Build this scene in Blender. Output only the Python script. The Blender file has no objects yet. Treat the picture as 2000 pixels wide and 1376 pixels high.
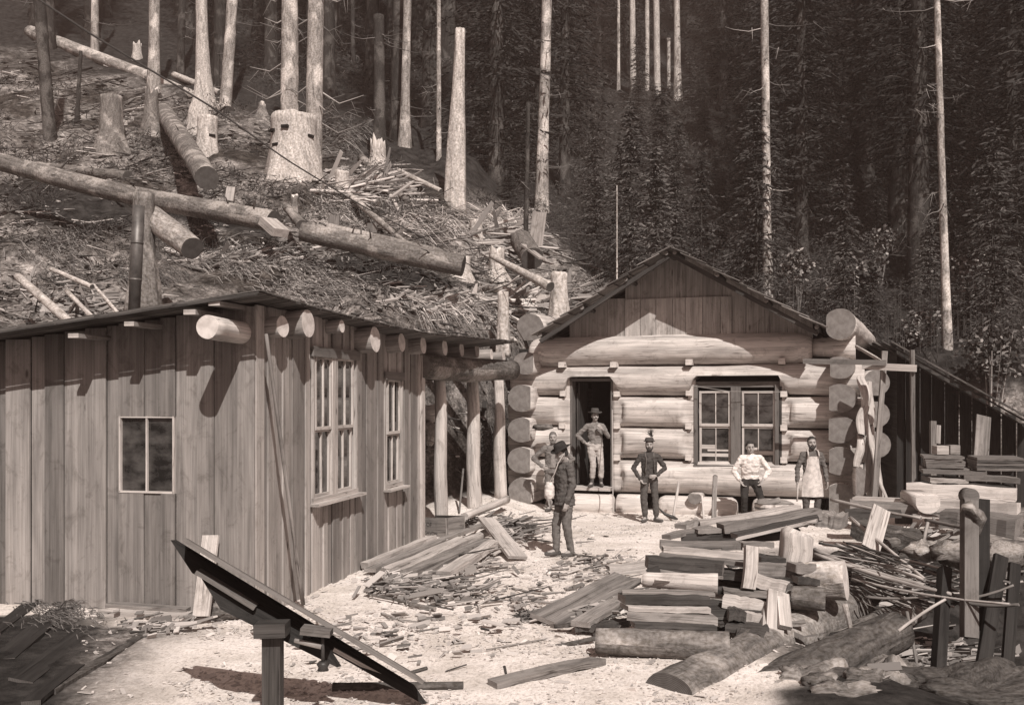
import bpy, bmesh, math, random
from mathutils import Vector, Matrix, noise
R=math.radians
random.seed(7)
S=bpy.context.scene; COL=S.collection
# ---------------------------------------------------------------- camera, world, sun
F=2000.0; U0=1000.0; V0=773.0; CZ=2.5      # focal length and horizon of the photograph in its own pixels, eye height in metres
cam=bpy.data.cameras.new('camera'); camo=bpy.data.objects.new('camera',cam); COL.objects.link(camo)
camo.location=(0,0,CZ); camo.rotation_euler=(R(90),0,0)
cam.sensor_width=36; cam.lens=36; cam.shift_y=(V0-688)/2000.0; cam.clip_start=.1; cam.clip_end=2000
S.camera=camo
S.render.resolution_x=1024; S.render.resolution_y=704
S.view_settings.view_transform='Standard'; S.view_settings.look='None'; S.view_settings.exposure=0.25; S.view_settings.gamma=1
SUNV=Vector((.27,-1,1.0)).normalized()      # towards the sun: behind the camera, a little to the right
elev=math.asin(SUNV.z); azi=math.atan2(SUNV.x,SUNV.y)
W=bpy.data.worlds.new('World'); S.world=W; W.use_nodes=True
nt=W.node_tree; bg=nt.nodes['Background']
sky=nt.nodes.new('ShaderNodeTexSky'); sky.sky_type='NISHITA'; sky.sun_disc=False; sky.sun_elevation=elev; sky.sun_rotation=azi
bw=nt.nodes.new('ShaderNodeRGBToBW'); tint=nt.nodes.new('ShaderNodeMix'); tint.data_type='RGBA'; tint.blend_type='MULTIPLY'
tint.inputs[0].default_value=1; tint.inputs[7].default_value=(1.0,.74,.66,1)
nt.links.new(sky.outputs[0],bw.inputs[0]); nt.links.new(bw.outputs[0],tint.inputs[6]); nt.links.new(tint.outputs[2],bg.inputs[0])
bg.inputs[1].default_value=.085
sun=bpy.data.lights.new('sun','SUN'); suno=bpy.data.objects.new('sun',sun); COL.objects.link(suno)
sun.energy=4.9; sun.angle=R(.5); sun.color=(1,.94,.88)
suno.rotation_euler=SUNV.to_track_quat('Z','Y').to_euler(); suno.location=(5,-10,20)
# ---------------------------------------------------------------- helpers
def P(u,v,Y): return Vector(((u-U0)*Y/F, Y, CZ-(v-V0)*Y/F))
def ss(t): t=max(0.,min(1.,t)); return t*t*(3-2*t)
def lerp(a,b,t): return a+(b-a)*t
def pw(x,pts):
    if x<=pts[0][0]: return pts[0][1]
    for (a,va),(b,vb) in zip(pts,pts[1:]):
        if x<=b: return va+(vb-va)*(x-a)/(b-a)
    return pts[-1][1]
def nz(x,y,z=0): return noise.noise(Vector((x,y,z)))
# building frames
K=Vector((-2.93,11.6,0)); KS=Vector((.215,.977,0)); KF=Vector((-.977,.215,0)); KN=Vector((.977,-.215,0)); KO=Vector((-.215,-.977,0))
CL=Vector((.35,23.4,0)); CA=Vector((.9436,-.3311,0)); CB=Vector((.3311,.9436,0))
def C3(p,q,z): return CL+CA*p+CB*q+Vector((0,0,z))
def cabUV(u,v,q=0.):
    k=(u-U0)/F; p=(k*(CL.y+q*CB.y)-(CL.x+q*CB.x))/(CA.x-k*CA.y)
    w=CL+CA*p+CB*q; return p, CZ-(v-V0)*w.y/F
def planeUV(u,v,o,d):
    k=(u-U0)/F; s=(k*o.y-o.x)/(d.x-k*d.y); w=o+d*s; return s, CZ-(v-V0)*w.y/F
YF=[(-40,15),(-8,17.4),(-3.2,18.6),(-1.8,21),(0,24.3),(2,26),(4,28.0),(8,28.5),(40,28.5)]
def gh(x,y,det=1):
    d=y-pw(x,YF)+.5*nz(x*.3,y*.3,3)
    h=0.
    if d>0:
        dd=min(d,150)
        h=3.2*ss(d/2.6)+.30*d+.0022*dd*dd
        if det: h+=(.55*nz(x*.33,y*.33,1)+.28*nz(x*.9,y*.9,5)+.12*nz(x*2.4,y*2.4,8))*ss(d/2.5)*(1+d*.01)
    # cut for cabin and house
    w=Vector((x,y,0))-CL; p=w.dot(CA); q=w.dot(CB)
    m=max(-.4-p,p-8.2,-9-q,q-6.2); h*=ss((m+.0)/1.2) if m<1.2 else 1
    # left rise
    base=.03*nz(x*.8,y*.8,2)+.05*nz(x*.25,y*.25,9)
    # debris rise near the posts
    base+=.32*ss((y-18.5)/3.5)*ss((1.0-x)/1.6)*ss((x+4)/2)
    # hollow at the lower right
    dx=(x-6.6)/3.3; dy=(y-11.6)/4.2; r=math.sqrt(dx*dx+dy*dy)
    base-=1.7*ss(1.25-r)
    if det: base+=.12*nz(x*2,y*2,4)*ss(1.3-r)+.02*nz(x*4,y*4,6)
    return h+base
def G(u,v,dz=0):
    Y=6.0; k=(u-U0)/F; e=-(v-V0)/F
    while Y<220:
        if CZ+e*Y<=gh(k*Y,Y)+dz: break
        Y+=.08 if Y<30 else .3
    return P(u,v,Y)
def onG(x,y,dz=0): return Vector((x,y,gh(x,y)+dz))
def frame(d,up=None):
    d=d.normalized(); up=up or Vector((0,0,1))
    if abs(d.dot(up))>.98: up=Vector((0,1,0)) if abs(d.y)<.9 else Vector((1,0,0))
    s=d.cross(up).normalized(); return d,s,s.cross(d).normalized()
class MB:
    def __init__(s): s.v=[];s.f=[];s.m=[];s.uv=[];s.t=[];s.sm=[]
    def add(s,vs): n=len(s.v); s.v.extend(Vector(a) for a in vs); return n
    def face(s,ix,uv,m=0,t=.5,sm=False): s.f.append(ix);s.uv.extend(uv);s.m.append(m);s.t.append(t);s.sm.append(sm)
    def quad(s,a,b,c,d,m=0,t=.5,uvs=None):
        n=s.add((a,b,c,d)); L=(b-a).length; H=(d-a).length; o=random.random()*9
        s.face((n,n+1,n+2,n+3),uvs or [(o,o),(o+L,o),(o+L,o+H),(o,o+H)],m,t)
    def beam(s,p0,p1,w,t,up=None,m=0,me=1,tone=None,seg=1,warp=0.,taper=1.,cut=0.,cup=0.):
        p0=Vector(p0);p1=Vector(p1); d,sd,u=frame(p1-p0,up); L=(p1-p0).length
        tone=random.random() if tone is None else tone; o=random.random()*50
        n0=len(s.v); N=max(1,seg); rag=min(w,t)*.07 if (warp>0 and seg>=5) else 0
        a1,a2=random.uniform(-1,1)*warp,random.uniform(-1,1)*warp; b1=random.uniform(-1,1)*cut; b2=random.uniform(-1,1)*cut
        for i in range(N+1):
            f=i/N; k=lerp(1,taper,f); off=u*(a1*math.sin(f*math.pi))+sd*(a2*math.sin(f*math.pi)); c=p0+(p1-p0)*f+off
            e=(b1 if i==0 else 0)+(b2 if i==N else 0)
            s.v.extend([c-sd*w/2*k-u*t/2*k+d*e, c+sd*w/2*k-u*t/2*k-d*e, c+sd*w/2*k+u*t/2*k-d*e, c-sd*w/2*k+u*t/2*k+d*e])
            if rag:
                for q in range(-4,0): s.v[q]=s.v[q]+sd*random.gauss(0,rag)+u*random.gauss(0,rag*.8)
        vv=[0,w,w+t,2*w+t,2*w+2*t]
        for i in range(N):
            for j in range(4):
                a=n0+i*4+j;b=n0+i*4+(j+1)%4;u0=L*i/N+o;u1=L*(i+1)/N+o
                s.face((a,b,b+4,a+4),[(u0,vv[j]+o),(u0,vv[j+1]+o),(u1,vv[j+1]+o),(u1,vv[j]+o)],m,tone)
        e=[(-w/2,-t/2),(w/2,-t/2),(w/2,t/2),(-w/2,t/2)]
        s.face((n0+3,n0+2,n0+1,n0),[e[3],e[2],e[1],e[0]],me,tone); k=n0+N*4
        s.face((k,k+1,k+2,k+3),e,me,tone)
    def box(s,c,sx,sy,sz,X=Vector((1,0,0)),m=0,me=0,tone=None):
        X=X.normalized(); c=Vector(c); s.beam(c-X*sx/2,c+X*sx/2,sy,sz,m=m,me=me,tone=tone)
    def tube(s,pts,rad,n=14,m=0,mc=1,tone=None,bump=.0,shape=None,caps=True,seg=None,smooth=True,flare=None,bs=1.5):
        pts=[Vector(p) for p in pts]; tone=random.random() if tone is None else tone
        if not hasattr(rad,'__len__'): rad=[rad]*len(pts)
        if seg:
            # resample by length
            L=[0]
            for a,b in zip(pts,pts[1:]): L.append(L[-1]+(b-a).length)
            T=L[-1]; np_=[];nr=[]
            for i in range(seg+1):
                x=T*i/seg; j=0
                while j<len(L)-2 and L[j+1]<x: j+=1
                f=(x-L[j])/max(1e-6,L[j+1]-L[j]); np_.append(pts[j].lerp(pts[j+1],f)); nr.append(lerp(rad[j],rad[j+1],f))
            pts,rad=np_,nr
        N=len(pts); n0=len(s.v); l=0; o=random.random()*40; so=random.random()*100; Ls=[]
        d0=(pts[1]-pts[0]).normalized(); _,sd,u=frame(d0)
        for i,p in enumerate(pts):
            d=(pts[min(i+1,N-1)]-pts[max(i-1,0)]).normalized()
            sd=(sd-d*sd.dot(d)).normalized(); u=sd.cross(d).normalized()
            if i: l+=(pts[i]-pts[i-1]).length
            Ls.append(l)
            for j in range(n):
                a=2*math.pi*j/n; r=rad[i]
                if bump: r*=1+bump*(noise.noise(Vector((math.cos(a)*bs+so,math.sin(a)*bs,l*.9/max(.1,rad[0]*2.5)))) + .5*noise.noise(Vector((math.cos(a)*3*bs+so,math.sin(a)*3*bs,l*2.2/max(.1,rad[0]*2.5)))))
                if flare: r*=flare(l,a)
                x=math.cos(a)*r; y=math.sin(a)*r
                if shape: x,y=shape(l,x,y)
                s.v.append(p+sd*x+u*y)
        for i in range(N-1):
            cc=2*math.pi*rad[i]
            for j in range(n):
                a=n0+i*n+j;b=n0+i*n+(j+1)%n
                s.face((a,b,b+n,a+n),[(Ls[i]+o,cc*j/n+o),(Ls[i]+o,cc*(j+1)/n+o),(Ls[i+1]+o,cc*(j+1)/n+o),(Ls[i+1]+o,cc*j/n+o)],m,tone,smooth)
        if caps:
            for (i,rev) in ((0,True),(N-1,False)):
                base=n0+i*n; c=Vector((0,0,0))
                for j in range(n): c+=s.v[base+j]
                c/=n; ci=len(s.v); s.v.append(c); off=random.random()*.02
                for j in range(n):
                    a=base+j;b=base+(j+1)%n
                    A=(math.cos(2*math.pi*j/n)*rad[i],math.sin(2*math.pi*j/n)*rad[i]);B=(math.cos(2*math.pi*(j+1)/n)*rad[i],math.sin(2*math.pi*(j+1)/n)*rad[i])
                    if rev: s.face((b,a,ci),[B,A,(off,off)],mc,tone)
                    else: s.face((a,b,ci),[A,B,(off,off)],mc,tone)
    def ball(s,c,r,n=10,mrings=7,m=0,tone=.5,bump=0,rot=None):
        c=Vector(c); r=r if hasattr(r,'__len__') else (r,r,r); n0=len(s.v); so=random.random()*50
        for i in range(mrings+1):
            th=math.pi*i/mrings
            for j in range(n):
                a=2*math.pi*j/n; d=Vector((math.sin(th)*math.cos(a),math.sin(th)*math.sin(a),math.cos(th)))
                q_=Vector((so,0,0)); k=1+(bump*(noise.noise(d*1.7+q_)+.45*noise.noise(d*4.5+q_)+.25*noise.noise(d*11+q_)) if bump else 0); v=Vector((d.x*r[0]*k,d.y*r[1]*k,d.z*r[2]*k))
                s.v.append(c+(rot@v if rot else v))
        for i in range(mrings):
            for j in range(n):
                a=n0+i*n+j;b=n0+i*n+(j+1)%n
                U_=lambda jj,ii:(jj/n*6.28*r[0]+so,ii/mrings*3.14*r[0]+so)
                s.face((a,b,b+n,a+n)[::-1],[U_(j,i),U_(j+1,i),U_(j+1,i+1),U_(j,i+1)][::-1],m,tone,True)
    def build(s,name,mats,parent=None):
        me=bpy.data.meshes.new(name); off=parent.matrix_world.inverted() if parent else Matrix()
        if parent: off=Matrix.Translation(-Vector(parent['_w']))
        me.from_pydata([off@v for v in s.v],[],s.f)
        uv=me.uv_layers.new(name='UVMap'); flat=[c for p in s.uv for c in p]; uv.data.foreach_set('uv',flat)
        me.polygons.foreach_set('material_index',s.m); me.polygons.foreach_set('use_smooth',s.sm)
        at=me.attributes.new('tone','FLOAT','FACE'); at.data.foreach_set('value',s.t)
        for mt in (mats if isinstance(mats,(list,tuple)) else [mats]): me.materials.append(mt)
        me.update()
        o=bpy.data.objects.new(name,me); COL.objects.link(o)
        if parent: o.parent=parent; o['_w']=parent['_w']
        else: o['_w']=(0,0,0)
        return o
def thing(name,label,cat,loc,group=None):
    o=bpy.data.objects.new(name,None); COL.objects.link(o); o.location=loc; o['_w']=tuple(loc); o.empty_display_size=.2
    o['label']=label; o['category']=cat
    if group: o['group']=group
    return o
def tag(o,label,cat,group=None,kind=None):
    o['label']=label; o['category']=cat
    if group: o['group']=group
    if kind: o['kind']=kind
    return o
def rebase(o,loc):
    loc=Vector(loc); o.data.transform(Matrix.Translation(-loc)); o.location=loc; o['_w']=tuple(loc); return o
def one(name,mb,mats,label,cat,group=None):      # a thing that is a single mesh, its origin at its own base
    o=mb.build(name,mats); xs=[v for v in mb.v]
    c=sum(xs,Vector())/len(xs); c.z=min(v.z for v in xs); rebase(o,c); return tag(o,label,cat,group)
# ---------------------------------------------------------------- materials
def sep(v):
    return (min(1,v*1.05),v*.975,v*.93,1)
def mat(name,rough=.85,spec=.25):
    m=bpy.data.materials.new(name); m.use_nodes=True; nt=m.node_tree; b=nt.nodes['Principled BSDF']
    b.inputs['Roughness'].default_value=rough; b.inputs['Specular IOR Level'].default_value=spec
    return m,nt,b
def N_(nt,t,**k):
    n=nt.nodes.new(t)
    for a,v in k.items(): setattr(n,a,v)
    return n
def ramp(nt,src,stops):
    r=N_(nt,'ShaderNodeValToRGB'); nt.links.new(src,r.inputs[0]); e=r.color_ramp.elements
    while len(e)<len(stops): e.new(.5)
    for i,(p,c) in enumerate(stops): e[i].position=p; e[i].color=c if hasattr(c,'__len__') else sep(c)
    return r.outputs[0]
def mul(nt,a,b,fac=1.,bt='MULTIPLY'):
    x=N_(nt,'ShaderNodeMix',data_type='RGBA',blend_type=bt)
    if isinstance(fac,(int,float)): x.inputs[0].default_value=fac
    else: nt.links.new(fac,x.inputs[0])
    nt.links.new(a,x.inputs[6])
    if isinstance(b,tuple): x.inputs[7].default_value=b
    else: nt.links.new(b,x.inputs[7])
    return x.outputs[2]
def tex(nt,vec,scale,detail=4,rough=.6,sx=1,sy=1,sz=1,dist=0):
    mp=N_(nt,'ShaderNodeMapping'); mp.inputs[3].default_value=(sx,sy,sz); nt.links.new(vec,mp.inputs[0])
    n=N_(nt,'ShaderNodeTexNoise'); n.inputs['Scale'].default_value=scale; n.inputs['Detail'].default_value=detail; n.inputs['Roughness'].default_value=rough; n.inputs['Distortion'].default_value=dist
    nt.links.new(mp.outputs[0],n.inputs[0]); return n.outputs[0]
def bumpn(nt,b,h,strength,dist=.02):
    bm=N_(nt,'ShaderNodeBump'); bm.inputs['Strength'].default_value=strength; bm.inputs['Distance'].default_value=dist
    nt.links.new(h,bm.inputs['Height']); nt.links.new(bm.outputs[0],b.inputs['Normal'])
def wood(name,lo,hi,grain=1.,tonelo=.6,blotch=.5,bump=.5,knots=True,rough=.85,fine=9.,along=.55,cracks=True):
    m,nt,b=mat(name,rough,.2); uv=N_(nt,'ShaderNodeUVMap').outputs[0]
    g=tex(nt,uv,fine,6,.65,along*.12,1.6,1,.3); g2=tex(nt,uv,2.2,3,.5,.5,2.2,1); g3=tex(nt,uv,1.1,2,.5)
    gf=tex(nt,uv,fine*4.5,4,.7,along*.06,1.6,1,.2)
    c=ramp(nt,g,[(.30,lo),(.52,(lo*.35+hi*.65)),(.7,hi)]); c=mul(nt,c,ramp(nt,gf,[(.36,(.66,.65,.64,1)),(.6,(1,1,1,1))]),.8)
    st=tex(nt,uv,3.1,5,.75,1.,1.2,1,1.2); c=mul(nt,c,ramp(nt,st,[(.34,(.68,.67,.66,1)),(.47,(1,1,1,1)),(.66,(1,1,1,1)),(.78,(1.25,1.25,1.25,1))]),.8)
    c2=ramp(nt,g2,[(.3,(1-blotch,)*3+(1,)),(.62,(1,1,1,1))]); c=mul(nt,c,c2)
    if cracks:
        ck=tex(nt,uv,3.4,3,.55,.10,2.6,1,.5); mk=tex(nt,uv,1.7,2,.5,.8,1.5,1); cr=ramp(nt,ck,[(.485,(1,1,1,1)),(.5,(.32,.30,.29,1)),(.515,(1,1,1,1))]); mm=ramp(nt,mk,[(.46,(0,0,0,1)),(.56,(1,1,1,1))]); c=mul(nt,c,cr,mm)
    if knots:
        vo=N_(nt,'ShaderNodeTexVoronoi'); mp=N_(nt,'ShaderNodeMapping'); mp.inputs[3].default_value=(1.1,2.6,1); nt.links.new(uv,mp.inputs[0]); nt.links.new(mp.outputs[0],vo.inputs[0]); vo.inputs['Scale'].default_value=1.
        k=ramp(nt,vo.outputs[0],[(.03,(.35,.33,.32,1)),(.075,(1,1,1,1))]); c=mul(nt,c,k)
    at=N_(nt,'ShaderNodeAttribute',attribute_name='tone'); t=ramp(nt,at.outputs['Fac'],[(0,(tonelo,)*3+(1,)),(1,(1,1,1,1))]); c=mul(nt,c,t)
    nt.links.new(c,b.inputs['Base Color']); bumpn(nt,b,g,bump,.012); return m
def endgrain(name,lo,hi):
    m,nt,b=mat(name,.9,.15); uv=N_(nt,'ShaderNodeUVMap').outputs[0]
    w=N_(nt,'ShaderNodeTexWave',wave_type='RINGS',rings_direction='SPHERICAL'); w.inputs['Scale'].default_value=22; w.inputs['Distortion'].default_value=2.5; w.inputs['Detail'].default_value=3; nt.links.new(uv,w.inputs[0])
    n=tex(nt,uv,7,5,.6); c=ramp(nt,w.outputs['Fac'],[(0,lo*1.25),(1,hi)]); c=mul(nt,c,ramp(nt,n,[(.3,(.6,.58,.57,1)),(.6,(1,1,1,1))]))
    at=N_(nt,'ShaderNodeAttribute',attribute_name='tone'); c=mul(nt,c,ramp(nt,at.outputs['Fac'],[(0,(.75,)*3+(1,)),(1,(1,1,1,1))]))
    nt.links.new(c,b.inputs['Base Color']); bumpn(nt,b,n,.3,.01); return m
def barkm(name,lo,hi,patch=None,scale=1.):
    m,nt,b=mat(name,.95,.1); uv=N_(nt,'ShaderNodeUVMap').outputs[0]
    g=tex(nt,uv,7*scale,7,.7,.35,1.5,1,.6); p=tex(nt,uv,1.3*scale,4,.6,.7,1.,1,.4); c=ramp(nt,g,[(.3,lo),(.68,hi)])
    if patch: c=mul(nt,c,sep(patch),ramp(nt,p,[(.5,(0,0,0,1)),(.60,(1,1,1,1))]),'MIX')
    sp=tex(nt,uv,18*scale,3,.6); c=mul(nt,c,ramp(nt,sp,[(.35,(.55,.53,.5,1)),(.6,(1,1,1,1))]))
    at=N_(nt,'ShaderNodeAttribute',attribute_name='tone'); c=mul(nt,c,ramp(nt,at.outputs['Fac'],[(0,(.65,)*3+(1,)),(1,(1,1,1,1))]))
    nt.links.new(c,b.inputs['Base Color']); bumpn(nt,b,g,.9,.04); return m
def plain(name,v,rough=.85,spec=.2,var=.25,scale=6.,bump=.3,metal=0):
    m,nt,b=mat(name,rough,spec); tc=N_(nt,'ShaderNodeTexCoord').outputs['Object']
    n=tex(nt,tc,scale,5,.6); c=ramp(nt,n,[(.3,v*(1-var)),(.7,min(1,v*(1+var)))])
    nt.links.new(c,b.inputs['Base Color']); b.inputs['Metallic'].default_value=metal
    if bump: bumpn(nt,b,n,bump,.01)
    return m
M={}
M['log']=wood('peeled_log',.34,.76,tonelo=.78,blotch=.30,bump=.6,fine=6)
M['logend']=endgrain('cabin_log_end',.16,.24)
M['freshend']=endgrain('fresh_cut_end',.42,.74)
M['hewn']=wood('hewn_face',.50,.74,tonelo=.9,blotch=.15,bump=.3)
M['shaded_rlog']=wood('rafter_log',.16,.42,tonelo=.8,blotch=.3)  # darker log copy: roof shade over the rafters put into colour
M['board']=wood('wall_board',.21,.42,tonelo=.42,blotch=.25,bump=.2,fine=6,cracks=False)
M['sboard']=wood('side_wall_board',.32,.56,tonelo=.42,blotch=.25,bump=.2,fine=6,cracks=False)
M['gboard']=wood('gable_board',.34,.62,tonelo=.6,blotch=.3,bump=.3)
M['trim']=wood('window_trim',.13,.22,tonelo=.8,blotch=.2,knots=False)
M['sash']=wood('sash_wood',.42,.62,tonelo=.85,blotch=.15,knots=False,bump=.15)
M['plank']=wood('loose_plank',.16,.44,tonelo=.5,blotch=.4)
M['pale']=wood('pale_plank',.34,.66,tonelo=.7,blotch=.25)
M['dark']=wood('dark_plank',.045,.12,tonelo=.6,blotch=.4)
M['edge']=wood('pale_shake',.16,.42,tonelo=.4,blotch=.4,knots=False)
M['shake']=wood('roof_shake',.10,.24,tonelo=.5,blotch=.4,knots=False)
M['under']=wood('roof_underside',.06,.13,tonelo=.5,blotch=.4,knots=False)
M['plankend']=endgrain('plank_end',.15,.34)
M['bark']=barkm('dark_bark',.035,.17)
M['barkp']=barkm('patchy_bark',.08,.28,.42)
M['trunkp']=barkm('pale_trunk_bark',.10,.55,.72,.8)
M['trunkd']=barkm('forest_trunk_bark',.02,.08,.13)
M['grey']=barkm('weathered_snag',.26,.78,None,.7)
M['vdark']=wood('dark_and_shaded_board',.018,.045,tonelo=.7,blotch=.4)  # near-black wood; also carries shade of gaps, corner and shed
M['cutlog']=endgrain('weathered_cut',.05,.12)
M['iron']=plain('sheet_iron',.11,.5,.4,.4,8,.2,.4)
M['blackiron']=plain('black_iron',.035,.5,.4,.3)
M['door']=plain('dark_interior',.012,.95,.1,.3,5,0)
m,nt,b=mat('window_glass',.04,.7); pane_reflect=tex(nt,N_(nt,'ShaderNodeTexCoord').outputs['Object'],3.2,5,.65,1,1,1.6); nt.links.new(ramp(nt,pane_reflect,[(.38,.012),(.62,.07)]),b.inputs['Base Color']); M['glass']=m  # noise in the base colour stands for reflections in the panes
# ---------------------------------------------------------------- ground
def groundmat():
    m,nt,b=mat('ground_soil_and_chips',.95,.1); tc=N_(nt,'ShaderNodeTexCoord').outputs['Object']
    at=N_(nt,'ShaderNodeAttribute',attribute_name='yard'); 
    f1=tex(nt,tc,9,8,.75); f2=tex(nt,tc,1.1,4,.6); f3=tex(nt,tc,34,4,.7,1,.6,1)
    yard=ramp(nt,f1,[(.3,.60),(.5,.78),(.68,.86)]); yard=mul(nt,yard,ramp(nt,f2,[(.38,(.76,.75,.73,1)),(.6,(1,1,1,1))])); yard=mul(nt,yard,ramp(nt,f3,[(.36,(.7,.68,.66,1)),(.52,(1,1,1,1))]))
    h1=tex(nt,tc,2.6,8,.75); h2=tex(nt,tc,.35,4,.6); h3=tex(nt,tc,12,5,.75,1,1,2)
    hill=ramp(nt,h1,[(.36,.08),(.5,.27),(.64,.58)]); hill=mul(nt,hill,ramp(nt,h2,[(.40,(.22,.21,.20,1)),(.58,(1,1,1,1))])); hill=mul(nt,hill,ramp(nt,h3,[(.38,(.3,.28,.27,1)),(.6,(1,1,1,1))]))
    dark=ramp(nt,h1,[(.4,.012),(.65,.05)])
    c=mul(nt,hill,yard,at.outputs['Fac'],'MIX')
    at2=N_(nt,'ShaderNodeAttribute',attribute_name='wood'); c=mul(nt,c,dark,at2.outputs['Fac'],'MIX')  # this attribute also carries the shade painted under the logs
    nt.links.new(c,b.inputs['Base Color'])
    ad=N_(nt,'ShaderNodeMath',operation='ADD'); nt.links.new(f1,ad.inputs[0]); nt.links.new(f3,ad.inputs[1]); bumpn(nt,b,ad.outputs[0],.6,.03)
    return m
def axis(a,b,st,lo,hi,gr=1.09):
    xs=[];x=a
    while x<=b: xs.append(x); x+=st
    s=st; x=xs[-1]
    while x<hi: s=min(s*gr,12); x+=s; xs.append(x)
    s=st; x=xs[0]; pre=[]
    while x>lo: s=min(s*gr,12); x-=s; pre.append(x)
    return pre[::-1]+xs
xs=axis(-12,13,.14,-260,260); ys=axis(7,34,.14,-60,230)
def clearing(x,y):   # 1 inside the logged clearing on the left, 0 in the standing wood
    u=U0+F*x/max(y,1); z=gh(x,y,0); v=V0-(z-CZ)*F/max(y,1)
    lim=pw(u,[(-400,150),(60,100),(300,170),(520,225),(640,280),(860,370),(960,400),(1050,440),(1200,600),(1300,760)])
    return ss((v-lim)/50+nz(x*.4,y*.4,7)*.8+.3)
SHADE_SPOTS=[(775,535,115,26,.22),(130,405,130,42,.2),(400,425,150,16,.23)]  # dark ellipses: shade under the fallen logs painted into the soil
vs=[];yd=[];wd=[]
for y in ys:
    for x in xs:
        vs.append((x,y,gh(x,y)))
        d=y-pw(x,YF)
        k=1-ss((d+1.2+1.2*nz(x*.6,y*.6,11))/1.6)
        dx=(x-6.6)/3.3; dy=(y-11.6)/4.2; r=math.sqrt(dx*dx+dy*dy); k*=ss((r-1.15+.2*nz(x,y,3))/.3)
        k*=1-ss((x-6.6-.05*y+nz(x*.7,y*.7,2))/1.5)
        k*=ss((x+3.6+.8*nz(x*.8,y*.8,5))/1.2+.35) if y<11 else 1
        du=U0+F*x/max(y,1); dv=V0-(vs[-1][2]-CZ)*F/max(y,1)
        soil_shade=max([0]+[ss((1.25-math.hypot((du-a)/c,(dv-b-(du-a)*sl)/e)-.3*nz(x*1.2,y*1.2,9))/.4) for a,b,c,e,sl in SHADE_SPOTS]) if 17<y<45 else 0
        if y<17: soil_shade=max(soil_shade,ss((x-2.25-(y-8.7)*.9+.35*nz(x*2,y*2,6))/.3) if y<10.6 else 0,ss((1.3-r)/.25),ss((-.36*y-.2-x+.5*nz(x,y,4))/.6) if y<11.5 else 0)  # last term puts the corner vignette into the soil colour
        yd.append(k); wd.append(max(soil_shade,1-max(clearing(x,y),1-ss((d+.5)/1))) if y>17 else soil_shade)
nx=len(xs); fs=[(j*nx+i,j*nx+i+1,(j+1)*nx+i+1,(j+1)*nx+i) for j in range(len(ys)-1) for i in range(nx-1)]
me=bpy.data.meshes.new('ground'); me.from_pydata(vs,[],fs); me.polygons.foreach_set('use_smooth',[True]*len(fs))
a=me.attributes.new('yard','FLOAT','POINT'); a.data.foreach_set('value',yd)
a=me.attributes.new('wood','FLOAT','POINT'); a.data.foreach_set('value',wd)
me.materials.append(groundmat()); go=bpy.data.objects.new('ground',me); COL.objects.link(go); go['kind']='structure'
# ---------------------------------------------------------------- left board house
Z=lambda z: Vector((0,0,z))
house=thing('board_house','low plank house with shed roof and round rafter ends, at left of the yard','house',tuple(K))
def roofz(s,f):   # underside height: s along the side wall, f across to the left
    return 3.55-.115*f-.004*s*s*(.3 if s>6 else .3) + (0.10 if s>9 else 0)*0
def H3(s,f,out=0,z=0): return K+KS*s+KF*f+Z(z)
def boards(axis_o,axis_d,normal,s0,s1,top,bot,ops,wmin,wmax,mb):
    edges=sorted(set([s0,s1]+[e for o in ops for e in (o[0],o[1])])); cuts=[]
    for a,b in zip(edges,edges[1:]):
        n=max(1,round((b-a)/random.uniform(wmin,wmax))); ws=[random.uniform(.6,1.4) for _ in range(n)]; t=sum(ws); x=a
        for w in ws: cuts.append((x,x+w/t*(b-a))); x+=w/t*(b-a)
    al=0
    for a,b in cuts:
        c=(a+b)/2; al^=1; off=.012+(.022 if al else 0)+random.uniform(0,.010); tn=random.random()
        segs=[(bot,top(c))]
        for (oa,ob,zl,zh) in ops:
            if oa-1e-4<=a and b<=ob+1e-4: segs=[(bot,zl),(zh,top(c))]
        for z0,z1 in segs:
            w=(b-a)+(.012 if al else -.026)
            p=axis_o+axis_d*c+normal*off; mb.beam(p+Z(z0+random.uniform(-.02,.02)),p+Z(z1),w,.024,up=normal,tone=tn,seg=1)
# openings
fa=planeUV(345,963,K,KF); fb=planeUV(237,812,K,KF)
fo=(fa[0],fb[0],fa[1],fb[1])
w1a=planeUV(604,982,K,KS); w1b=planeUV(689,700,K,KS); w2a=planeUV(745,955,K,KS); w2b=planeUV(779,741,K,KS)
so1=(w1a[0],w1b[0],w1a[1]+.0,w1b[1]+.02); so2=(w2a[0],w2b[0],w2a[1],w2b[1])
def topf(f): return roofz(0,f)-.03
def tops(s): return roofz(s,0)-.02
mb=MB()
for (o_,d_,s0_,s1_) in ((K-KO*.03,KF,fo[1],4.6),(K-KO*.03,KF,.02,fo[0]),(K-KN*.03,KS,.02,so1[0]),(K-KN*.03,KS,so1[1],so2[0]),(K-KN*.03,KS,so2[1],6.1)):
    mb.quad(o_+d_*s0_+Z(-.1),o_+d_*s1_+Z(-.1),o_+d_*s1_+Z(2.9),o_+d_*s0_+Z(2.9))
mb.build('gap_shade_sheet',[M['vdark']],house)  # added near-black sheet: shade in the board gaps put into colour
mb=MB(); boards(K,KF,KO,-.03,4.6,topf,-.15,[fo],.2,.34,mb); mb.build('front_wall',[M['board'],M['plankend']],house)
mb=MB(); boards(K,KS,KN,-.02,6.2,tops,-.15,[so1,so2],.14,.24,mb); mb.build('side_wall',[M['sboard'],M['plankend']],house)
mb=MB(); mb.beam(K+KS*6.15+KN*.07+Z(-.1),K+KS*6.15+KN*.07+Z(3.2),.16,.05,up=KN,tone=1); mb.build('corner_board',[M['pale'],M['plankend']],house)
mb=MB()   # inner dark box: back, left end, floor
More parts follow.
